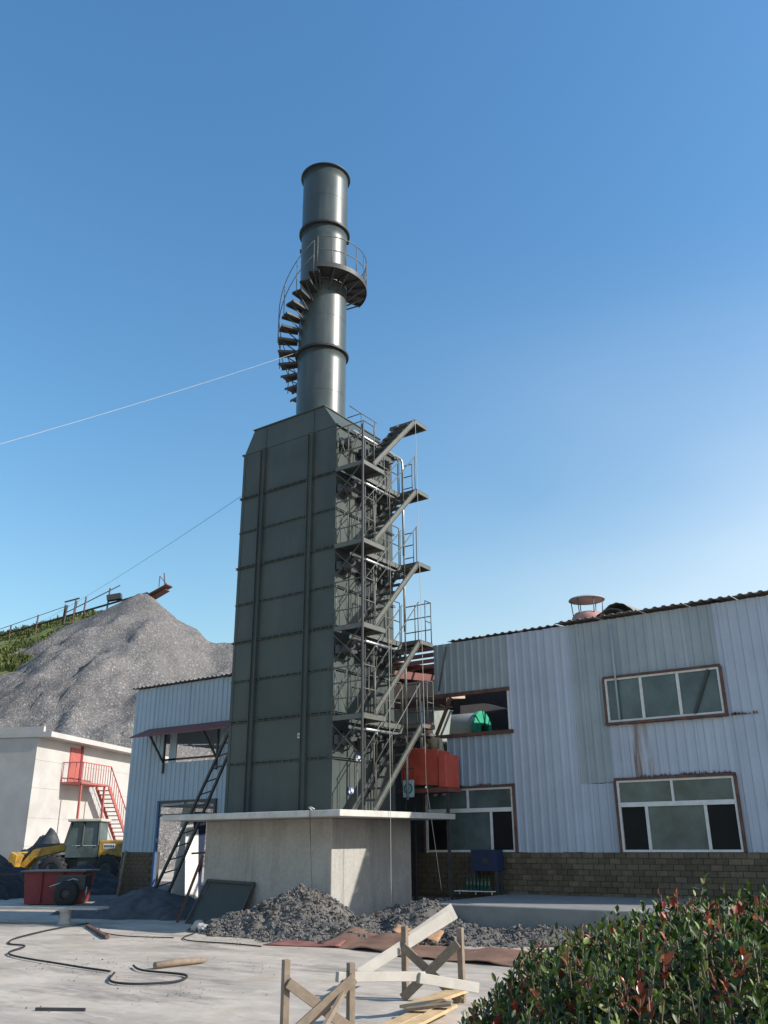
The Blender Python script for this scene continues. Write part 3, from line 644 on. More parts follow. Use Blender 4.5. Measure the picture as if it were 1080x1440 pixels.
# windows
def window(x0, x1, z0, z1, upper, label, mull, transom=None, darks=()):
    w = thing('window', ((x0+x1)/2, FY, z0), label, 'window', 'hall windows')
    y0, y1 = FY-.06, FY+.01; t = .045
    m = MB(); m.box(x0-.035, x1+.035, y0-.03, y1+.04, z1, z1+.05); m.box(x0-.055, x0-.002, y0-.02, y1+.04, z0, z1-.002); m.box(x1+.002, x1+.055, y0-.02, y1+.04, z0, z1-.002)
    if upper: m.box(x0-.06, x1+.06, y0-.05, y1+.04, z0-.055, z0-.002)
    m.build('steel_surround', M_RUST, w)
    m = MB(); m.box(x0, x1, y0, y1, z0, z0+t); m.box(x0, x1, y0, y1, z1-t, z1-.002); m.box(x0, x0+t, y0, y1, z0+t+.001, z1-t-.001); m.box(x1-t, x1, y0, y1, z0+t+.001, z1-t-.001)
    if transom: m.box(x0+t+.001, x1-t-.001, y0-.008, y1, transom-.045, transom+.045)
    fr = m.build('window_frame', M_ALU, w)
    zt = transom+.046 if transom else z0+t+.001
    if transom:
        xs = [x0+t]+mull[0]+[x1-t]
        for q in mull[0]: b = MB(); b.box(q-.025, q+.025, y0+.002, y1-.002, transom+.047, z1-t-.001); b.build('mullion', M_ALU, w)
        for i, (a, b_) in enumerate(zip(xs, xs[1:])): g = MB(); g.box(a+.012, b_-.012, FY-.03, FY-.024, transom+.046, z1-t); g.build('pane', M_GLASS, w)
        lo = mull[1]; zb = transom-.046
    else: lo = mull; zb = z1-t-.001
    xs = [x0+t]+lo+[x1-t]
    for q in lo: b = MB(); b.box(q-.03, q+.03, y0+.002, y1-.002, z0+t+.001, zb); b.build('mullion', M_ALU, w)
    for i, (a, b_) in enumerate(zip(xs, xs[1:])):
        g = MB(); tl = random.uniform(-.006, .006)
        g.add([(a+.012,FY-.03+tl,z0+t),(b_-.012,FY-.03-tl,z0+t),(b_-.012,FY-.028-tl,zb),(a+.012,FY-.028+tl,zb)], [(0,1,2,3)]); p = g.build('pane', M_SHADE if i in darks else M_GLASS, w); md = p.modifiers.new('s', 'SOLIDIFY'); md.thickness = .005  # dark ones stand in for shade inside open sashes
    return w
wu = window(4.53, 7.0, 3.99, 4.94, True, 'upper three-pane window with greenish glass and leaning black bar', [5.33, 6.13])
m = MB(); m.bar((6.40,FY-.075,4.03),(6.79,FY-.075,4.9), .055, .025, (0,1,0)); m.build('leaning_bar', M_DARK, wu)
window(4.57, 6.98, 1.365, 2.78, False, 'lower right window with two transom panes and two dark side openings', ([5.74], [5.16, 6.36]), 2.29, (0, 2))
window(-.25, 2.1, 1.365, 2.76, False, 'lower window nearest the tower, partly behind the plinth slab', ([.92], [.36, 1.52]), 2.27, (0, 2))
m = MB(); m.tube([(4.80,FY-.10,4.04),(4.80,FY-.10,6.15)], .022, 8); tag(m.build('conduit', M_SIDE_G), 'thin vertical conduit crossing left pane of the upper window', 'conduit')
m = MB(); m.tube([(.22,FY-.06,5.1),(.48,FY-.06,6.2)], .02, 6); tag(m.build('stay_rod', M_STEEL), 'slanting rod against the grey sheets above the big opening', 'rod')
# opening with rusty frame, drum inside
of = thing('opening_frame', (1,FY,3.97), 'rusty steel frame round the open bay showing a green machine', 'frame')
m = MB(); m.box(-1.9, 2.16, FY-.07, FY+.0, 4.93, 5.02); m.build('head_beam', M_RUST, of)
m = MB(); m.box(-1.9, 2.2, FY-.09, FY+.0, 3.95, 4.03); m.build('sill_beam', M_RUST, of)
m = MB(); m.box(2.10, 2.15, FY-.05, FY-.002, 4.031, 4.929); m.build('jamb', M_ALU, of)
m = MB(); m.bar((.10,FY-.03,4.04),(.55,FY-.03,4.92), .07, .06, (0,1,0)); m.build('strut', M_RUST, of)
# drum fan
dm = thing('drum_machine', (-.1,6.3,3.4), 'grey drum machine with bright green segmented end inside the open bay', 'machine')
m = MB(); ax = Vector((1,.08,0)).normalized(); c0 = Vector((-1.9,7.3,4.40)); 
m.lathe(c0, [(.0,0),(.60,0),(.62,.02),(.62,1.35)], 36, ax); m.build('drum_shell', M_DRUM, dm)
for k in range(8):
    a0 = 2*math.pi*k/8+.05; a1 = 2*math.pi*(k+1)/8-.05; m = MB()
    m.lathe(c0+ax*1.36, [(.30,0),(.66,0),(.66,.08),(.30,.13)], 5, ax, smooth=False, close=True, a0=a0, a1=a1); m.build('end_segment', M_GREEN, dm)
m = MB(); m.lathe(c0+ax*1.352, [(.0,0),(.3,0),(.3,.02),(.0,.02)], 24, ax); m.build('hub_recess', M_DARK, dm)
m = MB(); m.box(-2.0,-.3,6.8,7.9,2.6,3.7); m.build('machine_bed', M_GREEN, dm)
# things glimpsed in the bay: floor, tan duct, pale heap, walls
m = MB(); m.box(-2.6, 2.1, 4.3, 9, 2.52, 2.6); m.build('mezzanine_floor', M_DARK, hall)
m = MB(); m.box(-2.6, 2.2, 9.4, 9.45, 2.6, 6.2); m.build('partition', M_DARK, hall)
dt = thing('hopper_duct', (-1.2,6.5,4.6), 'tan sheet metal duct glimpsed behind the stair in the open bay', 'duct')
m = MB(); m.prism([(-2.4,5.6,5.2),(-.55,5.6,5.2),(-.55,5.6,5.75),(-2.4,5.6,5.75)], (0,1.0,.12)); m.build('duct_box', M_INNER, dt)
m = MB(); m.box(-2.5,-.5,5.5,5.58,5.05,5.19); m.build('duct_beam', M_RUST, dt)
m = MB(); m.prism([(-2.4,5.7,4.1),(-1.15,5.7,4.1),(-1.0,5.7,5.04),(-2.4,5.7,5.04)], (0,.9,0)); m.build('duct_skirt', M_DRUM, dt)
m = MB(); m.prism([(-1.7,8.3,5.15),(-.2,8.3,5.2),(-.9,8.3,5.42),(-1.7,8.3,5.42)], (0,.4,.02)); tag(m.build('sheet_stack', M_INNER), 'pale wedge of sheet lying above the drum machine', 'sheet')
m = MB(); m.tube([(-.16,3.7,3.3),(-.16,3.7,4.85)], .045, 10); m.lathe((-.16,3.7,4.05), [(.05,-.06),(.11,-.06),(.11,.06),(.05,.06)], 14, close=True); tag(m.build('vent_pipe', M_CHROME), 'pale upright pipe with flange beside the worker', 'pipe')
# red hopper box on the apron side
hp = thing('red_hopper', (.2,3.5,2.2), 'red painted steel hopper box between the stair and the hall', 'hopper')
m = MB(); m.prism([(-.42,3.15,2.86),(.62,3.15,2.80),(.62,3.15,3.60),(-.14,3.15,3.70),(-.42,3.15,3.2)], (0,.55,0)); bevel(m.build('hopper_body', M_RED, hp), .015)
m = MB(); m.box(.66,.86,3.10,3.7,2.76,3.5); bevel(m.build('hopper_side', M_RED, hp), .01)
m = MB(); m.box(-.5,.9,3.12,3.72,2.66,2.755); m.build('hopper_foot', M_REDOX, hp)
for lx, ly in ((-.40,3.2),(.78,3.2),(-.40,3.6)): m = MB(); m.box(lx,lx+.06,ly,ly+.06,0,2.655); m.build('hopper_leg', M_DARK, hp)
# sign with ring logo
sg = thing('round_logo_sign', (-.05,2.92,2.55), 'small pale board with teal ring logo hanging below the red hopper', 'sign')
m = MB(); m.box(-.20,.10,2.90,2.915,2.56,2.94); m.build('board', M_SIGN, sg)
m = MB(); m.lathe((-.05,2.897,2.75), [(.085,-.004),(.12,-.004),(.12,.001),(.085,.001)], 28, (0,1,0), smooth=False, close=True); m.build('logo_ring', M_TEAL, sg)
text('logo_letters', 'CEI', .085, M_TEAL, sg, face_frame((0,-1,0), (-.05,2.896,2.75)))
m = MB(); m.tube([(-.19,2.91,2.94),(-.19,2.91,3.2),(.09,2.91,3.2),(.09,2.91,2.94)], .012, 6); m.build('hanger', M_DARK, sg)
# roof ventilators and loose sheets
vt = thing('roof_ventilator', (3.5,6,6.5), 'pinkish mushroom roof ventilator with flat round hood on the hall roof', 'ventilator')
m = MB(); m.lathe((3.49,6,6.45), [(.45,0),(.45,.36),(.38,.50),(.33,.56),(.0,.56)], 28); m.build('ventilator_drum', mat('vent_pink', (.42,.22,.19), .7, .2, 4), vt)
m = MB(); m.lathe((3.49,6,7.36), [(.46,0),(.44,.03),(.2,.10),(.0,.12)], 28); m.lathe((3.49,6,7.355), [(.0,.0),(.46,.0)], 28); m.build('ventilator_hood', mat('vent_hood', (.36,.33,.31), .7, .15, 5), vt)
for k in range(6): m = MB(); t = k*math.pi/3+.3; m.tube([(3.49+.36*math.cos(t),6+.36*math.sin(t),6.9),(3.49+.4*math.cos(t),6+.4*math.sin(t),7.38)], .013, 5); m.build('hood_stay', M_STEEL, vt)
for (xa, xb, lift, nm) in ((3.95,5.0,.30,'lower'),(4.1,5.15,.42,'upper')):
    m = MB(); vs = []; n = 24
    for j, y in enumerate((4.9, 6.4)):
        for k in range(n+1):
            x = xa+(xb-xa)*k/n; vs.append((x, y, rz(y)+lift*math.sin(math.pi*min(1, max(0,(k/n))))**.8+.08+(.012 if k % 4 < 2 else 0)))
    m.add(vs, [(k, k+1, n+2+k, n+1+k) for k in range(n)]); o = m.build('loose_roof_sheet', M_ROOF); o.modifiers.new('s', 'SOLIDIFY').thickness = .01
    tag(o, 'buckled loose corrugated sheet on the roof right of ventilator, %s of two' % nm, 'roof sheet', 'loose sheets on the roof')
# left bay: awning, openings, door frame
aw = thing('awning', (-8.6,FY,4.7), 'dark red sloping sheet awning over the upper left opening', 'awning')
m = MB(); m.prism([(-10.55,3.2,4.66),(-10.55,FY-.04,4.98),(-10.55,FY-.04,4.945),(-10.55,3.2,4.63)], (4.2,0,0)); m.build('awning_sheet', M_REDOX, aw)
for x in (-9.75, -7.45): m = MB(); m.bar((x,3.35,4.66),(x,FY-.04,3.9), .05); m.bar((x,FY-.05,3.6),(x,FY-.05,4.9), .05); m.build('awning_strut', M_DARK, aw)
m = MB(); m.box(-9.6,-9.3,FY+.02,FY+.06,3.9,4.92); tag(m.build('shutter_panel', M_SIDE_B), 'narrow blue panel standing in the left end of the upper left opening', 'panel')
df = thing('door_frame', (-8.6,FY,0), 'tall steel door frame of the lower left opening with blue edge', 'door frame')
m = MB(); m.box(-9.86,-9.78,FY-.06,FY+.04,0,2.74); m.build('frame_post', mat('door_blue', (.06,.115,.24), .6, .15, 4), df)
m = MB(); m.box(-7.46,-7.38,FY-.06,FY+.04,0,2.74); m.box(-9.86,-7.38,FY-.06,FY+.04,2.742,2.80); m.box(-9.777,-7.462,FY-.05,FY+.03,2.36,2.42); m.build('frame_bar', M_DARK, df)
for k, (x, y, z1, tl, mm) in enumerate(((-9.6,4.5,2.6,.25,M_PVCW),(-9.1,4.6,2.2,-.2,M_PVCW),(-9.35,4.9,2.5,.1,M_NAVY))):
    m = MB(); m.prism([(x,y,0),(x+.02,y+.5,0),(x+.02+tl,y+.5,z1),(x+tl,y,z1)], (.03,0,0)); tag(m.build('insulation_board', mm), ['tall white panel leaning just inside the blue-edged doorway', 'shorter white panel leaning right in the doorway', 'dark blue panel leaning behind the white ones in the doorway'][k], 'panel')
m = MB(); m.box(-8.4,-7.5,6.4,6.6,0,1.15); tag(m.build('low_brick_wall', mat('pale_brick', (.6,.52,.36), .85, .2, 8)), 'pale low wall glimpsed through the lower left doorway', 'wall')
m = MB(); m.tube([(-8.7,4.4,1.32),(-7.4,4.4,1.38)], .03, 6); tag(m.build('barrier_rail', M_RUST), 'rusty rail across the lower left doorway', 'rail')
# ================================================================== GANTRY ON THE HEAP
gy = thing('belt_conveyor', site(-29, 104, 28), 'dark belt conveyor gantry tipping over the top of the gravel heap', 'conveyor')
D_ = 104
m = MB(); m.bar(site(-30.6, D_, 29.7), site(-26.6, D_-1.5, 31.4), 1.3, .16); m.bar(site(-30.6, D_, 29.1), site(-26.8, D_-1.5, 30.8), .9, .12); m.build('conveyor_boom', M_RUST, gy)
m = MB(); m.bar(site(-27.2, D_-1.5, 31.5), site(-27.4, D_-1.5, 33.0), .1); m.bar(site(-26.9, D_-1.5, 31.5), site(-27.9, D_-1.5, 32.6), .08); m.bar(site(-27.9, D_-1.5, 31.2), site(-27.9, D_-1.5, 32.6), .08); m.build('boom_mast', M_RUST, gy)
m = MB(); m.bar(site(-34.6, D_, 30.2), site(-32.9, D_, 30.5), .8, .7); m.build('drive_housing', M_DARK, gy)
m = MB(); m.bar(site(-48.9, D_+2, 25.9), site(-29.6, D_, 30.9), .35, .14); m.bar(site(-40.1, D_+1, 28.6), site(-33.2, D_, 31.9), .09, .09); m.bar(site(-48.9, D_+2, 26.7), site(-40.1, D_+1, 29.5), .06, .06); m.build('belt_frame', M_DARK, gy)
for a, z in ((-47.0,26.0),(-43.6,27.2),(-40.2,28.4),(-38.9,28.9),(-37.6,29.3),(-34.6,30.3)):
    m = MB(); b_ = D_+(-a-33)*.12; m.bar(site(a, b_, z-1.6), site(a+.12, b_, z+1.3), .14); m.build('conveyor_post', M_RUST, gy)
m = MB()
for a, z in ((-40.0,28.4),(-38.9,28.9)): m.bar(site(a, D_+.8, z-1.2), site(a+.2, D_+.8, z+1.2), .16)
m.bar(site(-40.2, D_+.8, z+1.1), site(-38.4, D_+.8, z+1.6), .16); m.build('trestle', M_DARK, gy)

# ================================================================== CONCRETE HOUSE AT THE LEFT
HC = Vector((-30.66,13.43,0)); HD = Vector((-.418,.9085,0)).normalized(); HN = Vector((HD.y,-HD.x,0)); HL = -HN
hs = thing('concrete_house', HC, 'pale concrete block house with red upper door behind the loader', 'house')
def hp_(s_, d_=0, z=0): p = HC+HD*s_+HN*d_; return Vector((p.x, p.y, z))
def hbox(m, s0, s1, d0, d1, z0, z1):
    m.add([hp_(s0,d0,z0), hp_(s1,d0,z0), hp_(s1,d1,z0), hp_(s0,d1,z0), hp_(s0,d0,z1), hp_(s1,d0,z1), hp_(s1,d1,z1), hp_(s0,d1,z1)], [(0,3,2,1),(4,5,6,7),(0,1,5,4),(1,2,6,5),(2,3,7,6),(3,0,4,7)]); return m
hbox(MB(), 0, 15, -14, 0, 0, 6.95).build('wall', M_CONC2, hs)
hbox(MB(), -.1, 15.2, -14.2, .8, 6.952, 7.22).build('roof_slab', M_CONC2, hs)
hbox(MB(), -.08, .12, -6, .3, 7.222, 7.5).build('roof_upstand', M_CONC2, hs)
for z in (1.5, 2.9, 4.4, 5.8): hbox(MB(), .003, 15, .002, .014, z, z+.03).build('pour_line', M_CONC2, hs)
M_FADE = mat('faded_red', (.36,.10,.085), .7, .15, 3)
dd = hbox(MB(), 3.4, 4.55, .005, .05, 4.85, 6.75).build('door', M_FADE, hs)
hbox(MB(), 4.56, 4.78, .005, .08, 4.85, 6.9).build('door_frame', M_RED2, hs)
# red outside stair
os_ = thing('red_outside_stair', hp_(5, .8, 0), 'red steel outside stair and landing to the red upper door', 'stair')
hbox(MB(), 2.7, 6.0, .03, 1.3, 4.72, 4.82).build('landing', M_FADE, os_)
for s_ in (2.9, 5.6): hbox(MB(), s_, s_+.1, 1.1, 1.2, 0, 4.715).build('post', M_FADE, os_)
for d_ in (.45, 1.25):
    m = MB(); m.bar(hp_(6.0, d_, 4.72), hp_(9.9, d_, .9), .06, .22); m.build('stringer', M_FADE, os_)
for k in range(1, 17):
    f_ = k/17; m = MB(); c = hp_(6.0+3.9*f_, .85, 4.75-3.85*f_); m.bar(c-HN*.38, c+HN*.38, .3, .05); m.build('tread', M_FADE, os_)
m = MB()
for k in range(12): s_ = 2.75+3.25*k/11; m.bar(hp_(s_,1.28,4.82), hp_(s_,1.28,5.85), .03)
m.bar(hp_(2.7,1.28,5.85), hp_(6.0,1.28,5.85), .05); m.bar(hp_(2.7,.05,5.85), hp_(2.7,1.28,5.85), .05)
for k in range(4): m.bar(hp_(2.72,.1+.38*k,4.82), hp_(2.72,.1+.38*k,5.85), .03)
m.build('landing_railing', M_FADE, os_)
m = MB()
for k in range(14): f_ = k/13; m.bar(hp_(6.0+3.9*f_,1.28,4.8-3.8*f_), hp_(6.0+3.9*f_,1.28,5.85-3.8*f_), .03)
m.bar(hp_(6.0,1.28,5.85), hp_(9.9,1.28,2.05), .05); m.build('stair_railing', M_FADE, os_)

# ================================================================== WHEEL LOADER
LO = site(-12.4, 38.0); LX = RH.copy()
ld = thing('wheel_loader', LO, 'yellow wheel loader with grey glazed cab parked before the house', 'loader')
def lp(x, d, z): p = LO+RH*x+FH*d; return Vector((p.x, p.y, z))
def lbox(m, x0, x1, d0, d1, z0, z1):
    return m.add([lp(x0,d0,z0),lp(x1,d0,z0),lp(x1,d1,z0),lp(x0,d1,z0),lp(x0,d0,z1),lp(x1,d0,z1),lp(x1,d1,z1),lp(x0,d1,z1)], [(0,3,2,1),(4,5,6,7),(0,1,5,4),(1,2,6,5),(2,3,7,6),(3,0,4,7)])
hood = bevel(lbox(MB(), .9, 2.4, -.8, .8, 1.25, 1.98).build('engine_hood', M_YELLOW, ld), .06, 2)
lbox(MB(), 1.15, 1.75, -.812, -.803, 1.62, 1.82).build('decal', M_WHITE, hood)
m = MB()
for k in range(5): lbox(m, 1.2+.105*k, 1.27+.105*k, -.82, -.8125, 1.67, 1.77)
m.build('decal_letters', M_DARK, hood)
lbox(MB(), -.1, 2.3, -.7, .7, .75, 1.24).build('rear_frame', M_DARK, ld)
lbox(MB(), -1.9, -.15, -.5, .5, .7, 1.25).build('front_frame', M_DARK, ld)
cab = lbox(MB(), -.75, .88, -.78, .78, 1.245, 1.75).build('cab', M_GLASS, ld)
m = MB(); m.prism([lp(-.85,-.76,1.76), lp(.86,-.76,1.76), lp(.82,-.7,2.78), lp(-.6,-.7,2.78)], FH*1.45); m.build('cab_glass', M_GLASS, cab)
for x0, x1 in ((-.85,-.6),(.05,.05),(.86,.82)): m = MB(); m.bar(lp(x0,-.79,1.75), lp(x1,-.73,2.78), .09); m.build('cab_pillar', M_DARK, cab)
bevel(lbox(MB(), -.78, .95, -.85, .85, 2.79, 2.92).build('cab_roof', mat('cab_roof', (.45,.42,.34), .6), cab), .03)
for x in (-1.25, 1.45):
    for d_ in (-.95, .95):
        m = MB(); m.lathe(lp(x, d_, .68), [(.36,-.22),(.62,-.22),(.68,-.14),(.68,.14),(.62,.22),(.36,.22)], 26, FH); wh = m.build('wheel', M_RUBBER, ld)
        m = MB(); m.lathe(lp(x, d_, .68), [(.0,-.12),(.2,-.14),(.36,-.2),(.36,.2),(.2,.14),(.0,.12)], 20, FH); m.build('rim', M_DARK, wh)
        m = MB()
        for k in range(16): t = k*math.pi/8; c = lp(x, d_, .68)+(RH*math.cos(t)+Vector((0,0,1))*math.sin(t))*.69; m.bar(c-FH*.2, c+FH*.2, .09, .05, (RH*math.cos(t)+Vector((0,0,1))*math.sin(t)))
        m.build('tread', M_RUBBER, wh)
for d_ in (-.42, .42):
    m = MB(); m.prism([lp(-.9,d_,1.85), lp(-.9,d_,1.55), lp(-2.4,d_,1.25), lp(-3.0,d_,.7), lp(-3.1,d_,.95), lp(-2.5,d_,1.6)], FH*.1); m.build('lift_arm', M_YELLOW, ld)
m = MB(); m.bar(lp(-.9,0,1.8), lp(-2.6,0,1.75), .14); m.bar(lp(-2.6,0,1.75), lp(-3.1,0,1.2), .12); m.build('tilt_linkage', M_DARK, ld)
m = MB(); m.prism([lp(-3.05,-1.15,1.35), lp(-3.15,-1.15,.35), lp(-3.75,-1.15,.2), lp(-4.2,-1.15,.45), lp(-3.6,-1.15,.7), lp(-3.35,-1.15,1.5)], FH*2.3); m.build('bucket', M_YELLOW, ld)
ld.scale = (.8, .8, .88)
# ---- dark heaps
def mound(name, m_, c, rx, ry, h, label, cat, seed=0, n=46, rot=0, rough=.12, plat=0):
    mb = MB(); vs = []
    for j in range(n+1):
        for i in range(n+1):
            u = -1.15+2.3*i/n; v = -1.15+2.3*j/n; d = math.sqrt(u*u+v*v)
            d2 = d*(1+.22*fbm(u*1.3+seed, v*1.3, 2))
            z = h*max(-.15, (1-d2))**1.0 if d2 < 1 else -.15*h*(d2-1)*6
            z = max(z, -.12) + (rough*h*(fbm(u*4, v*4, seed)*.9+fbm(u*11, v*11, seed)*.45) if d2 < 1.02 else 0)
            x = u*rx; y = v*ry; vs.append((c[0]+x*math.cos(rot)-y*math.sin(rot), c[1]+x*math.sin(rot)+y*math.cos(rot), c[2]+z))
    mb.add(vs, [(j*(n+1)+i, j*(n+1)+i+1, (j+1)*(n+1)+i+1, (j+1)*(n+1)+i) for j in range(n) for i in range(n)], True)
    o = mb.build(name, m_); 
    if label: tag(o, label, cat)
    return o
mound('black_heap', M_COAL, site(-13.7, 31.5), 2.6, 2.2, 1.55, 'black coal heap at the left edge below the house', 'heap', 3)
mound('black_heap', M_COAL, site(-10.9, 33.2), 2.9, 1.6, .95, 'low black mound added as dark shade between the red bin and the loader', 'heap', 13)  # added dark mass hiding the wheels, for the murk below the loader
mound('dark_heap', M_DARK, site(-15.2, 41.5), 2.1, 1.6, 2.3, 'dark grey heap behind the loader arm', 'heap', 5)
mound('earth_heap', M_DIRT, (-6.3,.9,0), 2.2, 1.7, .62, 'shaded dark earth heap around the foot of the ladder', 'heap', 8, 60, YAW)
# ---- red bin and engine cart
rb = thing('red_steel_bin', site(-9.5, 27), 'dark red steel bin with pale rim beside the coal heap', 'bin')
def sbox(m, a0, a1, b0, b1, z0, z1):
    return m.add([site(a0,b0,z0),site(a1,b0,z0),site(a1,b1,z0),site(a0,b1,z0),site(a0,b0,z1),site(a1,b0,z1),site(a1,b1,z1),site(a0,b1,z1)], [(0,3,2,1),(4,5,6,7),(0,1,5,4),(1,2,6,5),(2,3,7,6),(3,0,4,7)])
m = MB(); m.prism([site(-10.25,26.6,.02), site(-8.8,26.6,.02), site(-8.65,26.6,.86), site(-10.35,26.6,.86)], FH*1.1); m.build('bin_body', M_RED2, rb)
sbox(MB(), -10.43, -8.57, 26.5, 27.8, .862, .90).build('bin_rim', M_STEEL, rb)
for a in (-9.8, -9.2): m = MB(); m.bar(site(a,26.57,.05), site(a-.02,26.57,.85), .05); m.build('bin_rib', M_RED2, rb)
ec = thing('engine_cart', site(-9.0, 26.2), 'small dark engine cart on a tyre beside the red bin', 'cart')
m = MB(); m.lathe(site(-8.85,25.9,.32), [(.14,-.1),(.3,-.1),(.34,-.05),(.34,.05),(.3,.1),(.14,.1)], 22, FH); wh = m.build('wheel', M_RUBBER, ec)
m = MB(); m.lathe(site(-8.85,25.9,.32), [(.0,-.04),(.14,-.08),(.14,.08),(.0,.04)], 14, FH); m.build('rim', M_DARK, wh)
sbox(MB(), -9.2, -8.4, 26.0, 26.6, .42, .78).build('engine_block', M_DARK, ec)
m = MB(); m.tube([site(-9.35,25.95,.5), site(-9.1,25.93,.58), site(-8.7,25.93,.70), site(-8.55,25.93,.66)], .02, 6); m.tube([site(-8.35,26.0,.2), site(-8.33,26.0,.5)], .02, 6); m.build('handle', M_CHROME, ec)
# ---- plank on a stool, pink cloth
sk = thing('spool_stool', site(-6.9, 20.3), 'pale round spool standing on the yard under a plank', 'spool')
m = MB(); m.lathe(site(-6.9,20.3), [(.0,0),(.15,0),(.15,.03),(.12,.05),(.12,.24),(.15,.26),(.15,.285),(.0,.285)], 20); m.build('spool', M_WOODW, sk)
m = MB(); m.prism([site(-9.4,20.6,.30), site(-6.15,20.05,.287), site(-6.05,20.55,.287), site(-9.4,21.1,.30)], (0,0,.045)); tag(m.build('plank', M_WOODW), 'long pale plank lying across the spool at the left edge', 'plank')
m = MB(); pts = []
for j in range(6):
    for i in range(6): pts.append(site(-8.86+.05*i, 20.55+.02*math.sin(i*2+j), .335+.10*j+.01*math.sin(i*1.7)))
m.add(pts, [(j*6+i, j*6+i+1, (j+1)*6+i+1, (j+1)*6+i) for j in range(5) for i in range(5)], True); o = m.build('pink_cloth', M_PINK); o.modifiers.new('s', 'SOLIDIFY').thickness = .02; tag(o, 'bright pink cloth bundle at the left edge of the picture', 'cloth')

# ================================================================== LADDER, LEANING FRAME
la = thing('ladder', (-6.3,1.0,.3), 'long steel ladder leaning up against the tower from the earth heap', 'ladder')
f1, f2 = Vector((-6.55,1.1,.30)), Vector((-6.0,1.15,.42)); t1, t2 = Vector((-4.55,1.5,4.25)), Vector((-4.25,1.55,3.75)); t2 = t1+(f2-f1)*.62
for a, b in ((f1, t1), (f2, t2)): m = MB(); m.bar(a, b, .07, .05); m.build('rail', M_GRATE, la)
for k in range(1, 13): f_ = k/13; m = MB(); m.tube([f1.lerp(t1, f_), f2.lerp(t2, f_)], .018, 6); m.build('rung', M_GRATE, la)
lf = thing('framed_sheet', (-2.8,-.2,0), 'dark sheet in a steel angle frame leaning on the plinth', 'frame')
LA = [Vector((-3.58,-.42,.0)), Vector((-2.12,-.42,.0)), Vector((-2.02,-.03,.80)), Vector((-3.40,-.03,.84))]
m = MB(); m.prism([LA[0].lerp(LA[2],.03), LA[1].lerp(LA[3],.03), LA[2].lerp(LA[0],.03), LA[3].lerp(LA[1],.03)], (0,.008,.004)); m.build('sheet', M_GRATE, lf)
for a, b in zip(LA, LA[1:]+LA[:1]): m = MB(); m.bar(a+Vector((0,-.02,0)), b+Vector((0,-.02,0)), .055, .05); m.build('frame_bar', M_DARK, lf)
m = MB(); m.bar((-3.95,-.35,.0),(-3.62,-.03,1.35), .06); tag(m.build('leaning_post', M_RUST), 'thin rusty post leaning at the left corner of the plinth', 'post')
m = MB(); m.bar((-11.02,3.7,0),(-10.98,3.86,1.4), .06); tag(m.build('timber_stake', M_WOOD), 'pale timber stake standing against the dado at far left', 'stake')

# ================================================================== ROPES AND WIRES
def cable(name, pts, r, m_, label, cat, sag=0, n=24, group=None):
    P = []
    for a, b in zip(pts, pts[1:]):
        a, b = Vector(a), Vector(b)
        for k in range(n): f_ = k/n; p = a.lerp(b, f_); p.z -= sag*4*f_*(1-f_); P.append(p)
    P.append(Vector(pts[-1])); m = MB(); m.tube(P, r, 5); return tag(m.build(name, m_), label, cat, group)
cable('guy_wire', [(CX-.3,CY-.55,14.05), site(-13.3, 3.75, .1)], .004, M_ROPE, 'white guy wire running from the chimney to the left edge', 'wire', .3)
cable('guy_wire', [(-3.1,1.3,11.0), site(-27.4, 60, 14.9)], .006, M_DARK, 'thin dark wire from the tower top down towards the heap', 'wire', .4)
cable('rope', [(.84,2.16,11.7), (.86,2.25,2.8), (.95,2.62,.62)], .006, M_ROPE, 'pale rope hanging from the top landing to the apron', 'rope', .0)
cable('rope', [(.93,.75,6.0), (.94,.73,.3)], .005, M_ROPE, 'rope hanging straight down in front of the slab near the sunlit edge', 'rope')
cable('rope', [(.17,-.92,2.20), (.20,-.94,2.0), (.29,-.94,.75)], .007, M_DARK, 'dark cord hanging from the slab front above the rubble', 'cord')
m = MB(); m.tube([(.05,-.7,2.19),(.10,-.86,2.24),(.2,-.92,2.24),(.26,-.88,2.2)], .012, 6); tag(m.build('cord_loop', M_ROPE), 'pale loop of cord on the slab front edge', 'cord')

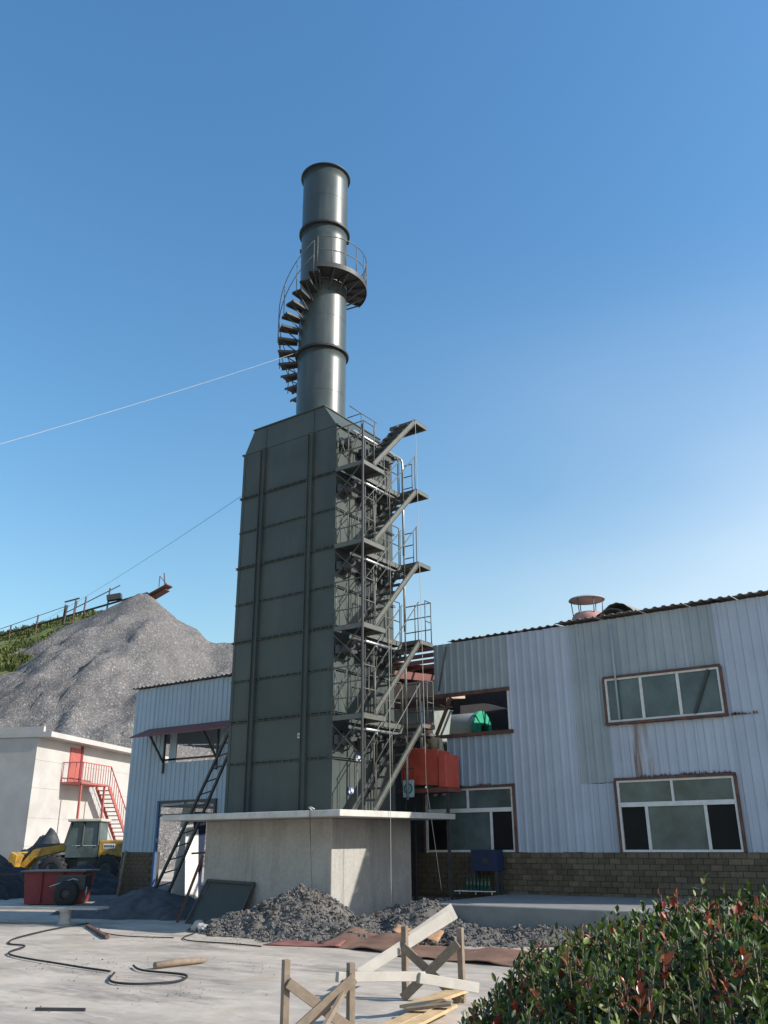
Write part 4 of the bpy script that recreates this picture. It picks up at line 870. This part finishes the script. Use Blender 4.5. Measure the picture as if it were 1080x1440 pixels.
# ================================================================== RUBBLE
def clod_mesh(i):
    bm = bmesh.new(); bmesh.ops.create_icosphere(bm, subdivisions=2, radius=1)
    for v in bm.verts:
        n = mnoise.noise(v.co*1.3+Vector((i*7.1,0,0)))*.55+mnoise.noise(v.co*3.1+Vector((0,i*3.3,0)))*.22
        v.co *= 1+n; v.co.z *= .75
    me = bpy.data.meshes.new('clod'); bm.to_mesh(me); bm.free(); me.materials.append(M_CLOD); return me
CLODS = [clod_mesh(i) for i in range(7)]
def rubble(label, mounds, n_parts, n_fill, box):
    t = thing('rubble_pile', ((box[0]+box[1])/2, (box[2]+box[3])/2, 0), label, 'rubble')
    def H(x, y):
        z = -.2
        for (cx, cy, rx, ry, h) in mounds:
            d = math.sqrt(((x-cx)/rx)**2+((y-cy)/ry)**2)*(1+.18*fbm(x*2+cx, y*2, 4)); z = max(z, h*(1-d**1.5))
        return z+.06*fbm(x*4, y*4, 1)+.03*fbm(x*11, y*11, 1)
    nx, ny = 70, 60; m = MB(); vs = [(box[0]+(box[1]-box[0])*i/nx, box[2]+(box[3]-box[2])*j/ny, 0) for j in range(ny+1) for i in range(nx+1)]
    vs = [(x, y, H(x, y)) for x, y, _ in vs]; m.add(vs, [(j*(nx+1)+i, j*(nx+1)+i+1, (j+1)*(nx+1)+i+1, (j+1)*(nx+1)+i) for j in range(ny) for i in range(nx)], True); m.build('spoil', M_SPOIL, t)
    k = 0; fill = MB(); tries = 0; tot = n_parts+n_fill
    while k < tot and tries < tot*30:
        tries += 1; x = random.uniform(box[0], box[1]); y = random.uniform(box[2], box[3]); z = H(x, y)
        if z < -.04: continue
        if -3.65 < x < .05 and y > -.03: continue
        big = k < n_parts; s_ = random.uniform(.026, .065) if big else random.uniform(.012, .04)
        if big and random.random() < .1: s_ *= 1.5
        M_ = Matrix.Translation((x, y, max(z, 0)+s_*.3)) @ Matrix.Rotation(random.uniform(0,6.28), 4, Vector((random.gauss(0,1), random.gauss(0,1), random.gauss(0,1))).normalized()) @ Matrix.Diagonal((s_, s_*random.uniform(.7,1.1), s_*random.uniform(.6,1), 1))
        if big: instance('clod', CLODS[k % 7], t, M_)
        else:
            q = [(1,0,0),(-.7,.7,0),(-.6,-.8,.1),(.1,.1,.9),(0,0,-.9)]
            fill.add([tuple(M_ @ Vector((a*random.uniform(.7,1.2), b*random.uniform(.7,1.2), c))) for a, b, c in q], [(0,1,3),(1,2,3),(2,0,3),(1,0,4),(2,1,4),(0,2,4)])
        k += 1
    stuff(fill.build('crumbs', M_CLOD, t)); return t
rubble('grey clod rubble heaped at the near plinth corner, left of the sunlit patch', [(-.3,-.5,1.4,1.2,.76),(-1.1,-1.0,1.3,.9,.36),(.5,-1.2,1.2,.9,.26),(1.2,-1.2,1.3,.8,.2)], 270, 7500, (-2.6,2.3,-2.4,.0))
rubble('grey clod rubble beside the apron, right of the sunlit patch', [(1.1,.9,1.1,1.2,.40),(2.0,.35,1.0,.9,.56),(1.7,1.6,.8,1.3,.5),(.9,-.2,.9,.6,.28),(2.9,-.4,1.5,.8,.25),(4.4,.1,1.6,.6,.2)], 280, 7500, (.06,6.0,-1.3,2.9))
for i, (x, y, s_) in enumerate(((-2.1,-1.5,.15),(-1.85,-1.62,.12))):
    o = instance('yard_rock', CLODS[i+2], None, Matrix.Translation((x, y, s_*.55)) @ Matrix.Diagonal((s_, s_, s_*1.1, 1))); o.data = o.data.copy(); o.data.materials[0] = M_CONC
    tag(o, ['pale rock left of the rubble, the larger of two', 'pale rock left of the rubble, the smaller of two'][i], 'rock')

# ================================================================== RUSTY SHEETS, HOSES, LITTER
def warp_sheet(P, label, m_=M_SHEET, amp=.03, n=14):
    P = [Vector(p) for p in P]; m = MB(); vs = []
    for j in range(n+1):
        for i in range(n+1):
            u, v = i/n, j/n; p = P[0].lerp(P[1], u).lerp(P[3].lerp(P[2], u), v); p.z += amp*(fbm(p.x*1.5, p.y*1.5, 7)+.6*math.sin(u*7+P[0].x)); p.z = max(p.z, .006); vs.append(p)
    m.add(vs, [(j*(n+1)+i, j*(n+1)+i+1, (j+1)*(n+1)+i+1, (j+1)*(n+1)+i) for j in range(n) for i in range(n)], True)
    o = m.build('rusty_sheet', m_); o.modifiers.new('s', 'SOLIDIFY').thickness = .008; return tag(o, label, 'metal sheet', 'rusty sheets in front of the rubble')
warp_sheet([(.75,-2.75,.02),(2.05,-2.35,.03),(1.95,-2.05,.08),(.85,-2.4,.05)], 'dull red flat strip of sheet lying left of the rusty ones', mat('dull_red_sheet', (.22,.09,.075), .85, .25, 4), .015)
warp_sheet([(1.55,-2.3,.03),(3.3,-2.55,.04),(3.0,-1.55,.15),(1.5,-1.3,.18)], 'rusty brown sheet bulging up against the rubble', amp=.06)
warp_sheet([(2.5,-1.5,.19),(3.6,-1.85,.13),(3.3,-1.15,.22),(2.3,-1.05,.26)], 'small curled rusty sheet on top of the bulging one', mat('rust_orange', (.33,.19,.105), .85, .3, 4), .05)
warp_sheet([(3.3,-2.75,.03),(5.75,-2.95,.03),(5.6,-1.95,.09),(3.2,-1.95,.10)], 'long flat rusty sheet reaching right behind the trestle', amp=.035)
def hose(pts, r, label, m_=M_RUBBER):
    P = []; pts = [Vector((*p, r+.012)) if len(p) == 2 else Vector(p) for p in pts]; n = len(pts)
    for i in range(n-1):
        p0, p1, p2, p3 = pts[max(0,i-1)], pts[i], pts[i+1], pts[min(n-1,i+2)]
        for k in range(10):
            t = k/10; P.append(.5*((2*p1)+(p2-p0)*t+(2*p0-5*p1+4*p2-p3)*t*t+(3*p1-p0-3*p2+p3)*t**3))
    P.append(pts[-1]); m = MB(); m.tube(P, r, 6); return tag(m.build('hose', m_), label, 'hose')
hose([(-5.2,-1.7),(-4.9,-2.6),(-3.9,-4.2),(-3.1,-4.9),(-2.5,-5.0),(-1.7,-5.8),(.1,-6.1),(1.2,-6.2)], .014, 'black hose snaking from the left edge across the yard')
hose([(1.35,-6.25),(1.9,-6.75),(2.35,-6.75),(2.62,-6.35),(2.3,-5.9),(1.5,-5.9),(1.0,-5.65)], .014, 'black hose end curled in a loop on the yard')
hose([(-1.7,-1.95),(-1.3,-2.6),(-.75,-2.95),(.15,-2.9),(.9,-2.95)], .011, 'thin dark cable lying left of the rusty sheets')
hose([(-4.2,-2.2),(-3.4,-2.75),(-2.4,-3.0),(-1.4,-2.75)], .010, 'thin dark cable lying near the shadow edge')
m = MB(); m.bar((-4.7,-2.1,.03),(-2.35,-3.45,.04), .07, .05); tag(m.build('dark_batten', M_RUST), 'dark thin batten lying on the yard by the spool', 'batten')
m = MB(); P = [Vector((1.38,-5.6,.045)), Vector((1.42,-5.2,.05)), Vector((1.5,-4.78,.038))]; m.tube(P, [.045,.05,.035], 9); lg = m.build('split_log', M_WOOD); tag(lg, 'short split log lying alone on the pale yard', 'log')
m = MB(); m.bar((2.80,-8.40,.02),(3.26,-8.14,.02), .03); tag(m.build('steel_rod', M_DARK), 'short dark rod lying at the bottom left of the yard', 'rod')
for i in range(70):
    pass
lit = MB()
SPOTS = [(random.uniform(-5, 6), random.uniform(-9, -1.8)) for _ in range(9)]
for i in range(420):
    q_ = random.choice(SPOTS); x = random.gauss(q_[0], .55); y = min(-1.6, random.gauss(q_[1], .4)); s_ = random.uniform(.004, .013)*(1.8 if random.random() < .06 else 1)
    q = [(1,0,0),(-.7,.7,0),(-.6,-.8,.1),(.1,.1,.9)]; lit.add([(x+a*s_, y+b*s_, .008+c*s_) for a, b, c in q], [(0,1,3),(1,2,3),(2,0,3)])
stuff(tag(lit.build('yard_grit', M_CLOD), 'loose grit and pebbles scattered on the concrete yard', 'grit'))

# ================================================================== TRESTLES AND BOARDS
def trestle(label, pl_, pr_, hl, hr, lean=(0,0)):
    pl_, pr_ = Vector(pl_), Vector(pr_); t = thing('wooden_trestle', (pl_+pr_)/2, label, 'trestle', 'wooden trestles in the foreground')
    d = (pr_-pl_).normalized(); n = Vector((d.y, -d.x, 0))
    for p, h in ((pl_, hl), (pr_, hr)): m = MB(); m.bar(p, p+Vector((lean[0], lean[1], h)), .075, .06, d); bevel(m.build('post', M_WOOD, t), .004)
    o = n*.06
    m = MB(); m.bar(pl_+o+Vector((0,0,hl*.72)), pr_+o+Vector((0,0,.02)), .024, .09); bevel(m.build('brace', M_WOOD, t), .003)
    m = MB(); m.bar(pl_+o*1.45+Vector((0,0,.02)), pr_+o*1.45+Vector((0,0,hr*.80)), .024, .095); bevel(m.build('brace', M_WOOD, t), .003)
    return t
TA = trestle('wooden X-braced trestle nearest the camera at the bottom edge', (5.85,-8.03,0), (6.16,-7.48,0), .62, .56)
TB = trestle('wooden X-braced trestle standing beside the hedge and rusty sheets', (5.60,-5.75,0), (6.24,-5.62,0), .72, .72)
m = MB(); m.bar(site(-.46,8.82,.455), site(.36,9.55,.36), .05, .085); bevel(tag(m.build('limed_beam', M_WOODW), 'pale beam resting on the nearest trestle, running right', 'beam'), .004)
m = MB(); m.bar(site(.30,9.45,.36), site(.92,9.95,.20), .055, .095); bevel(tag(m.build('limed_beam', M_WOODW), 'pale beam end continuing towards the hedge', 'beam'), .004)
m = MB(); m.prism([site(-.33,10.25,.34), site(.70,11.05,.84), site(.75,11.08,.72), site(-.26,10.28,.25)], (.01,.02,.012)); bevel(tag(m.build('wide_board', M_WOODW), 'wide white board slanting up to the far trestle', 'board'), .003)
m = MB(); m.prism([site(.24,10.95,.62), site(.74,11.2,.90), site(.82,11.22,.74), site(.34,10.98,.50)], (.01,.02,.012)); bevel(tag(m.build('wide_board', M_WOODW), 'shorter white board behind the far trestle posts', 'board'), .003)
for i, (P, h, mm, lab) in enumerate((((site(-.25,8.4),site(.45,9.9),.16), .05, M_WOODN, 'yellow fresh board lying on the ground between the trestles'), ((site(-.02,8.4),site(.62,9.7),.15), .09, M_WOODN, 'second yellow board lying under the far trestle'), ((site(.2,9.7),site(.78,10.4),.22), .13, M_WOODN, 'tan board propped behind the far trestle feet'), ((site(.18,9.55),site(.62,9.45),.10), .15, M_WOOD, 'dark crosspiece lying low across the yellow boards'))):
    a, b, w = P; m = MB(); m.bar(a+Vector((0,0,h*.5)), b+Vector((0,0,h*.9)), w, .028); bevel(tag(m.build('board', mm), lab, 'board'), .003)
m = MB(); m.bar(site(-.62,8.2,.02), site(-.35,8.9,.4), .03, .05); tag(m.build('prop_stick', M_WOOD), 'thin stick propped inside the nearest trestle', 'stick')

# ================================================================== BOTTLE RACK UNDER THE WINDOW
rk = thing('bottle_rack', (1.45,3.3,.51), 'low white stand with green bottles under the window by the slab', 'rack')
m = MB(); m.box(.92,1.85,3.2,3.4,.575,.59); m.build('rack_top', M_WHITE, rk)
for x in (1.0, 1.4, 1.8): m = MB(); m.tube([(x,3.3,.512),(x,3.3,.574)], .015, 6); m.build('leg', M_WHITE, rk)
M_BOT = mat('bottle_green', (.025,.075,.055), .2, .1, 6)
for k in range(7): m = MB(); m.lathe((1.2+.09*k,3.3,.592), [(.0,0),(.035,0),(.035,.15),(.014,.2),(.014,.26),(.0,.26)], 10); tag(m.build('bottle', M_BOT), ['leftmost','second','third','middle','third from right','second from right','rightmost'][k]+' small green bottle of the row on the low white stand', 'bottle', 'bottles on the stand')
bx = thing('blue_cabinet', (1.5,3.6,.51), 'dark blue cabinet standing behind the green bottles', 'cabinet')
m = MB(); m.box(1.2,1.85,3.5,3.8,.98,1.42); m.build('cabinet_body', M_NAVY, bx)
for lx, ly in ((1.22,3.52),(1.77,3.52),(1.22,3.7),(1.77,3.7)): m = MB(); m.box(lx,lx+.06,ly,ly+.06,.512,.979); m.build('cabinet_leg', M_DARK, bx)
m = MB(); m.box(1.5,1.62,3.495,3.499,1.15,1.25); m.build('cabinet_label', M_DARK, bx)

# ================================================================== WORKER BEHIND THE RED HOPPER
wk = thing('person', (.1,3.9,2.6), 'person in red hard hat and tan jacket bending behind the red hopper', 'person')
def skinned(name, pts, edges, rad, m_, parent, sub=2):
    me = bpy.data.meshes.new(name); L0 = ROOT[parent.name]; me.from_pydata([tuple(Vector(p)-L0) for p in pts], edges, []); o = bpy.data.objects.new(name, me); COL.objects.link(o); o.parent = parent
    md = o.modifiers.new('skin', 'SKIN'); 
    for i, r in enumerate(rad): me.skin_vertices[0].data[i].radius = (r, r)
    me.skin_vertices[0].data[0].use_root = True; sb = o.modifiers.new('sub', 'SUBSURF'); sb.levels = sub; sb.render_levels = sub; me.materials.append(m_); md.use_smooth_shade = True; return o
B = Vector((.22,3.78,2.6))
bod = [B+Vector(v) for v in ((0,.1,.86),(-.03,.06,1.05),(-.07,.0,1.25),(-.10,-.03,1.36),(-.13,-.05,1.44),(-.16,-.07,1.53),
      (.10,.0,1.29),(.16,-.10,1.06),(.07,-.25,.98),(-.24,.03,1.30),(-.34,-.07,1.08),(-.30,-.25,1.0),
      (.10,.1,.80),(.11,.08,.45),(.11,.12,.06),(.13,.0,.03),(-.10,.1,.80),(-.11,.06,.45),(-.12,.12,.06),(-.12,.0,.03))]
ed = [(0,1),(1,2),(2,3),(3,4),(4,5),(2,6),(6,7),(7,8),(2,9),(9,10),(10,11),(0,12),(12,13),(13,14),(14,15),(0,16),(16,17),(17,18),(18,19)]
skinned('body', bod, ed, [.14,.13,.15,.07,.06,.09,.065,.05,.038,.065,.05,.038,.09,.07,.05,.04,.09,.07,.05,.04], M_JACKET, wk)
m = MB(); hc = B+Vector((-.165,-.075,1.545)); m.lathe(hc, [(.0,.10),(.05,.095),(.085,.06),(.095,.0),(.085,-.06),(.06,-.10),(.0,-.12)], 16); hd = m.build('head', M_SKIN, wk)
m = MB(); m.bar(hc+Vector((-.02,-.09,-.01)), hc+Vector((-.025,-.115,-.02)), .025, .04); m.build('nose', M_SKIN, hd)
m = MB(); m.lathe(hc+Vector((-.01,.01,.03)), [(.135,0),(.125,.012),(.118,.03),(.112,.08),(.08,.13),(.03,.15),(.0,.152)], 20); m.prism([hc+Vector((-.1,-.08,.03)), hc+Vector((.07,-.09,.03)), hc+Vector((.04,-.18,.02)), hc+Vector((-.08,-.175,.02))], (0,0,.012)); m.build('hard_hat', M_HELMET, hd)
m = MB(); m.lathe(B+Vector((-.125,-.045,1.42)), [(.075,-.02),(.085,0),(.075,.03)], 14); m.build('collar', M_WHITE, wk)

# ================================================================== HEDGE
def hedge():
    # rounded bed of photinia between the photographer and the yard; a = right, b = ahead
    H0 = site(1.6, 4.6); t = thing('photinia_hedge', H0, 'leafy green hedge with red young shoots filling the bottom right corner', 'hedge')
    ta = [.05,.3,.46,.62,.77,1.1,1.45,1.9,2.6,3.6]; tz = [.1,.62,.90,1.03,1.14,1.245,1.30,1.40,1.45,1.45]
    def top(a, b):
        edge = 1-max(0, (b-5.1)/.8)**2*.35-max(0, (3.7-b)/.7)**2*.25
        return (np.interp(a-.05*(b-4.6), ta, tz))*edge+.07*fbm(a*1.8, b*1.8, 9)-.075
    LV_ = np.array([(0,0,0),(.23,.5,.06),(0,.5,-.02),(-.23,.5,.06),(0,1,-.10),(.155,.8,.02),(-.155,.8,.02),(.16,.2,.04),(-.16,.2,.04)])
    LF = [(0,7,2),(7,1,2),(0,2,8),(8,2,3),(1,5,2),(5,4,2),(2,6,3),(2,4,6)]
    V = []; Fc = []; T = []; tw = MB(); singles = []
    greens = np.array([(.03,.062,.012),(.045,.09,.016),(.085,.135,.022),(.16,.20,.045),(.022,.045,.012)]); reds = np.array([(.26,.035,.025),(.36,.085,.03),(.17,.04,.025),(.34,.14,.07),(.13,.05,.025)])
    cnt = 0
    for s_ in range(3400):
        a = random.uniform(.12, 3.4); b = random.uniform(3.05, 5.95)
        if a > .44*b+.5: continue
        h = top(a, b)
        if h < .2: continue
        deep = random.random() < .45
        tipz = h-(random.uniform(.06, .34) if deep else random.uniform(-.05, .06))
        if not deep and random.random() < .06: tipz += random.uniform(.03, .10)
        tip = site(a, b, tipz); lean = Vector((random.gauss(0,.16), random.gauss(0,.16), 1)).normalized(); L = random.uniform(.16, .30)
        base = tip-lean*L; red = (not deep) and random.random() < .15; n = random.randint(9, 15)
        tw.tube([base, tip], [.004, .002], 4, False)
        ph = random.uniform(0, 6.28)
        for k in range(n):
            f_ = (k+.5)/n; ph += 2.4; p = base.lerp(tip, f_); out_ = Vector((math.cos(ph), math.sin(ph), 0)); el = .15+1.0*f_+random.gauss(0,.2)
            y = (out_*math.cos(el)+lean*math.sin(el)).normalized(); x = y.cross(Vector((0,0,1)));
            if x.length < .1: x = Vector((1,0,0))
            x.normalize(); rl = random.gauss(0,.5); z = x.cross(y); x = (x*math.cos(rl)+z*math.sin(rl)).normalized(); z = x.cross(y)
            ln = random.uniform(.032, .072)*(.75 if f_ > .8 else 1)
            A = np.array((x, y, z)).T*ln
            if red and f_ > .45: c = reds[random.randrange(5)]*random.uniform(.8,1.3)
            elif random.random() < .02: c = np.array((.22,.15,.05))
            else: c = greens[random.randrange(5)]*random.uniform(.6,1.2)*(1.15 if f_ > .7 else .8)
            if red and f_ > .6 and len(singles) < 260 and random.random() < .5:
                singles.append((Matrix(((A[0,0],A[0,1],A[0,2],p.x),(A[1,0],A[1,1],A[1,2],p.y),(A[2,0],A[2,1],A[2,2],p.z),(0,0,0,1))), random.randrange(5))); continue
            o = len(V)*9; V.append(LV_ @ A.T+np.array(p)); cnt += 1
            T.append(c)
    V = np.concatenate(V)-np.array(ROOT[t.name]); N_ = len(T)
    faces = [tuple(i+9*k for i in f) for k in range(N_) for f in LF]
    me = bpy.data.meshes.new('foliage'); me.from_pydata(V.tolist(), [], faces)
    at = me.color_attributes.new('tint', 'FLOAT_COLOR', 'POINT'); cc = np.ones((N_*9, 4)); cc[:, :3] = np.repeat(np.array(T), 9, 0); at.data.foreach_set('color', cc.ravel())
    me.polygons.foreach_set('use_smooth', [True]*len(faces)); me.materials.append(M_LEAF)
    o = bpy.data.objects.new('foliage', me); COL.objects.link(o); o.parent = t; stuff(o)
    stuff(tw.build('twigs', M_WOOD, t))
    lm = []
    for k in range(5):
        me = bpy.data.meshes.new('leaf'); me.from_pydata(LV_.tolist(), [], LF); me.polygons.foreach_set('use_smooth', [True]*len(LF)); me.materials.append(solidleaf('young_leaf_%d' % k, tuple(reds[k]))); lm.append(me)
    for mw, k in singles: instance('leaf', lm[k], t, mw)
hedge()
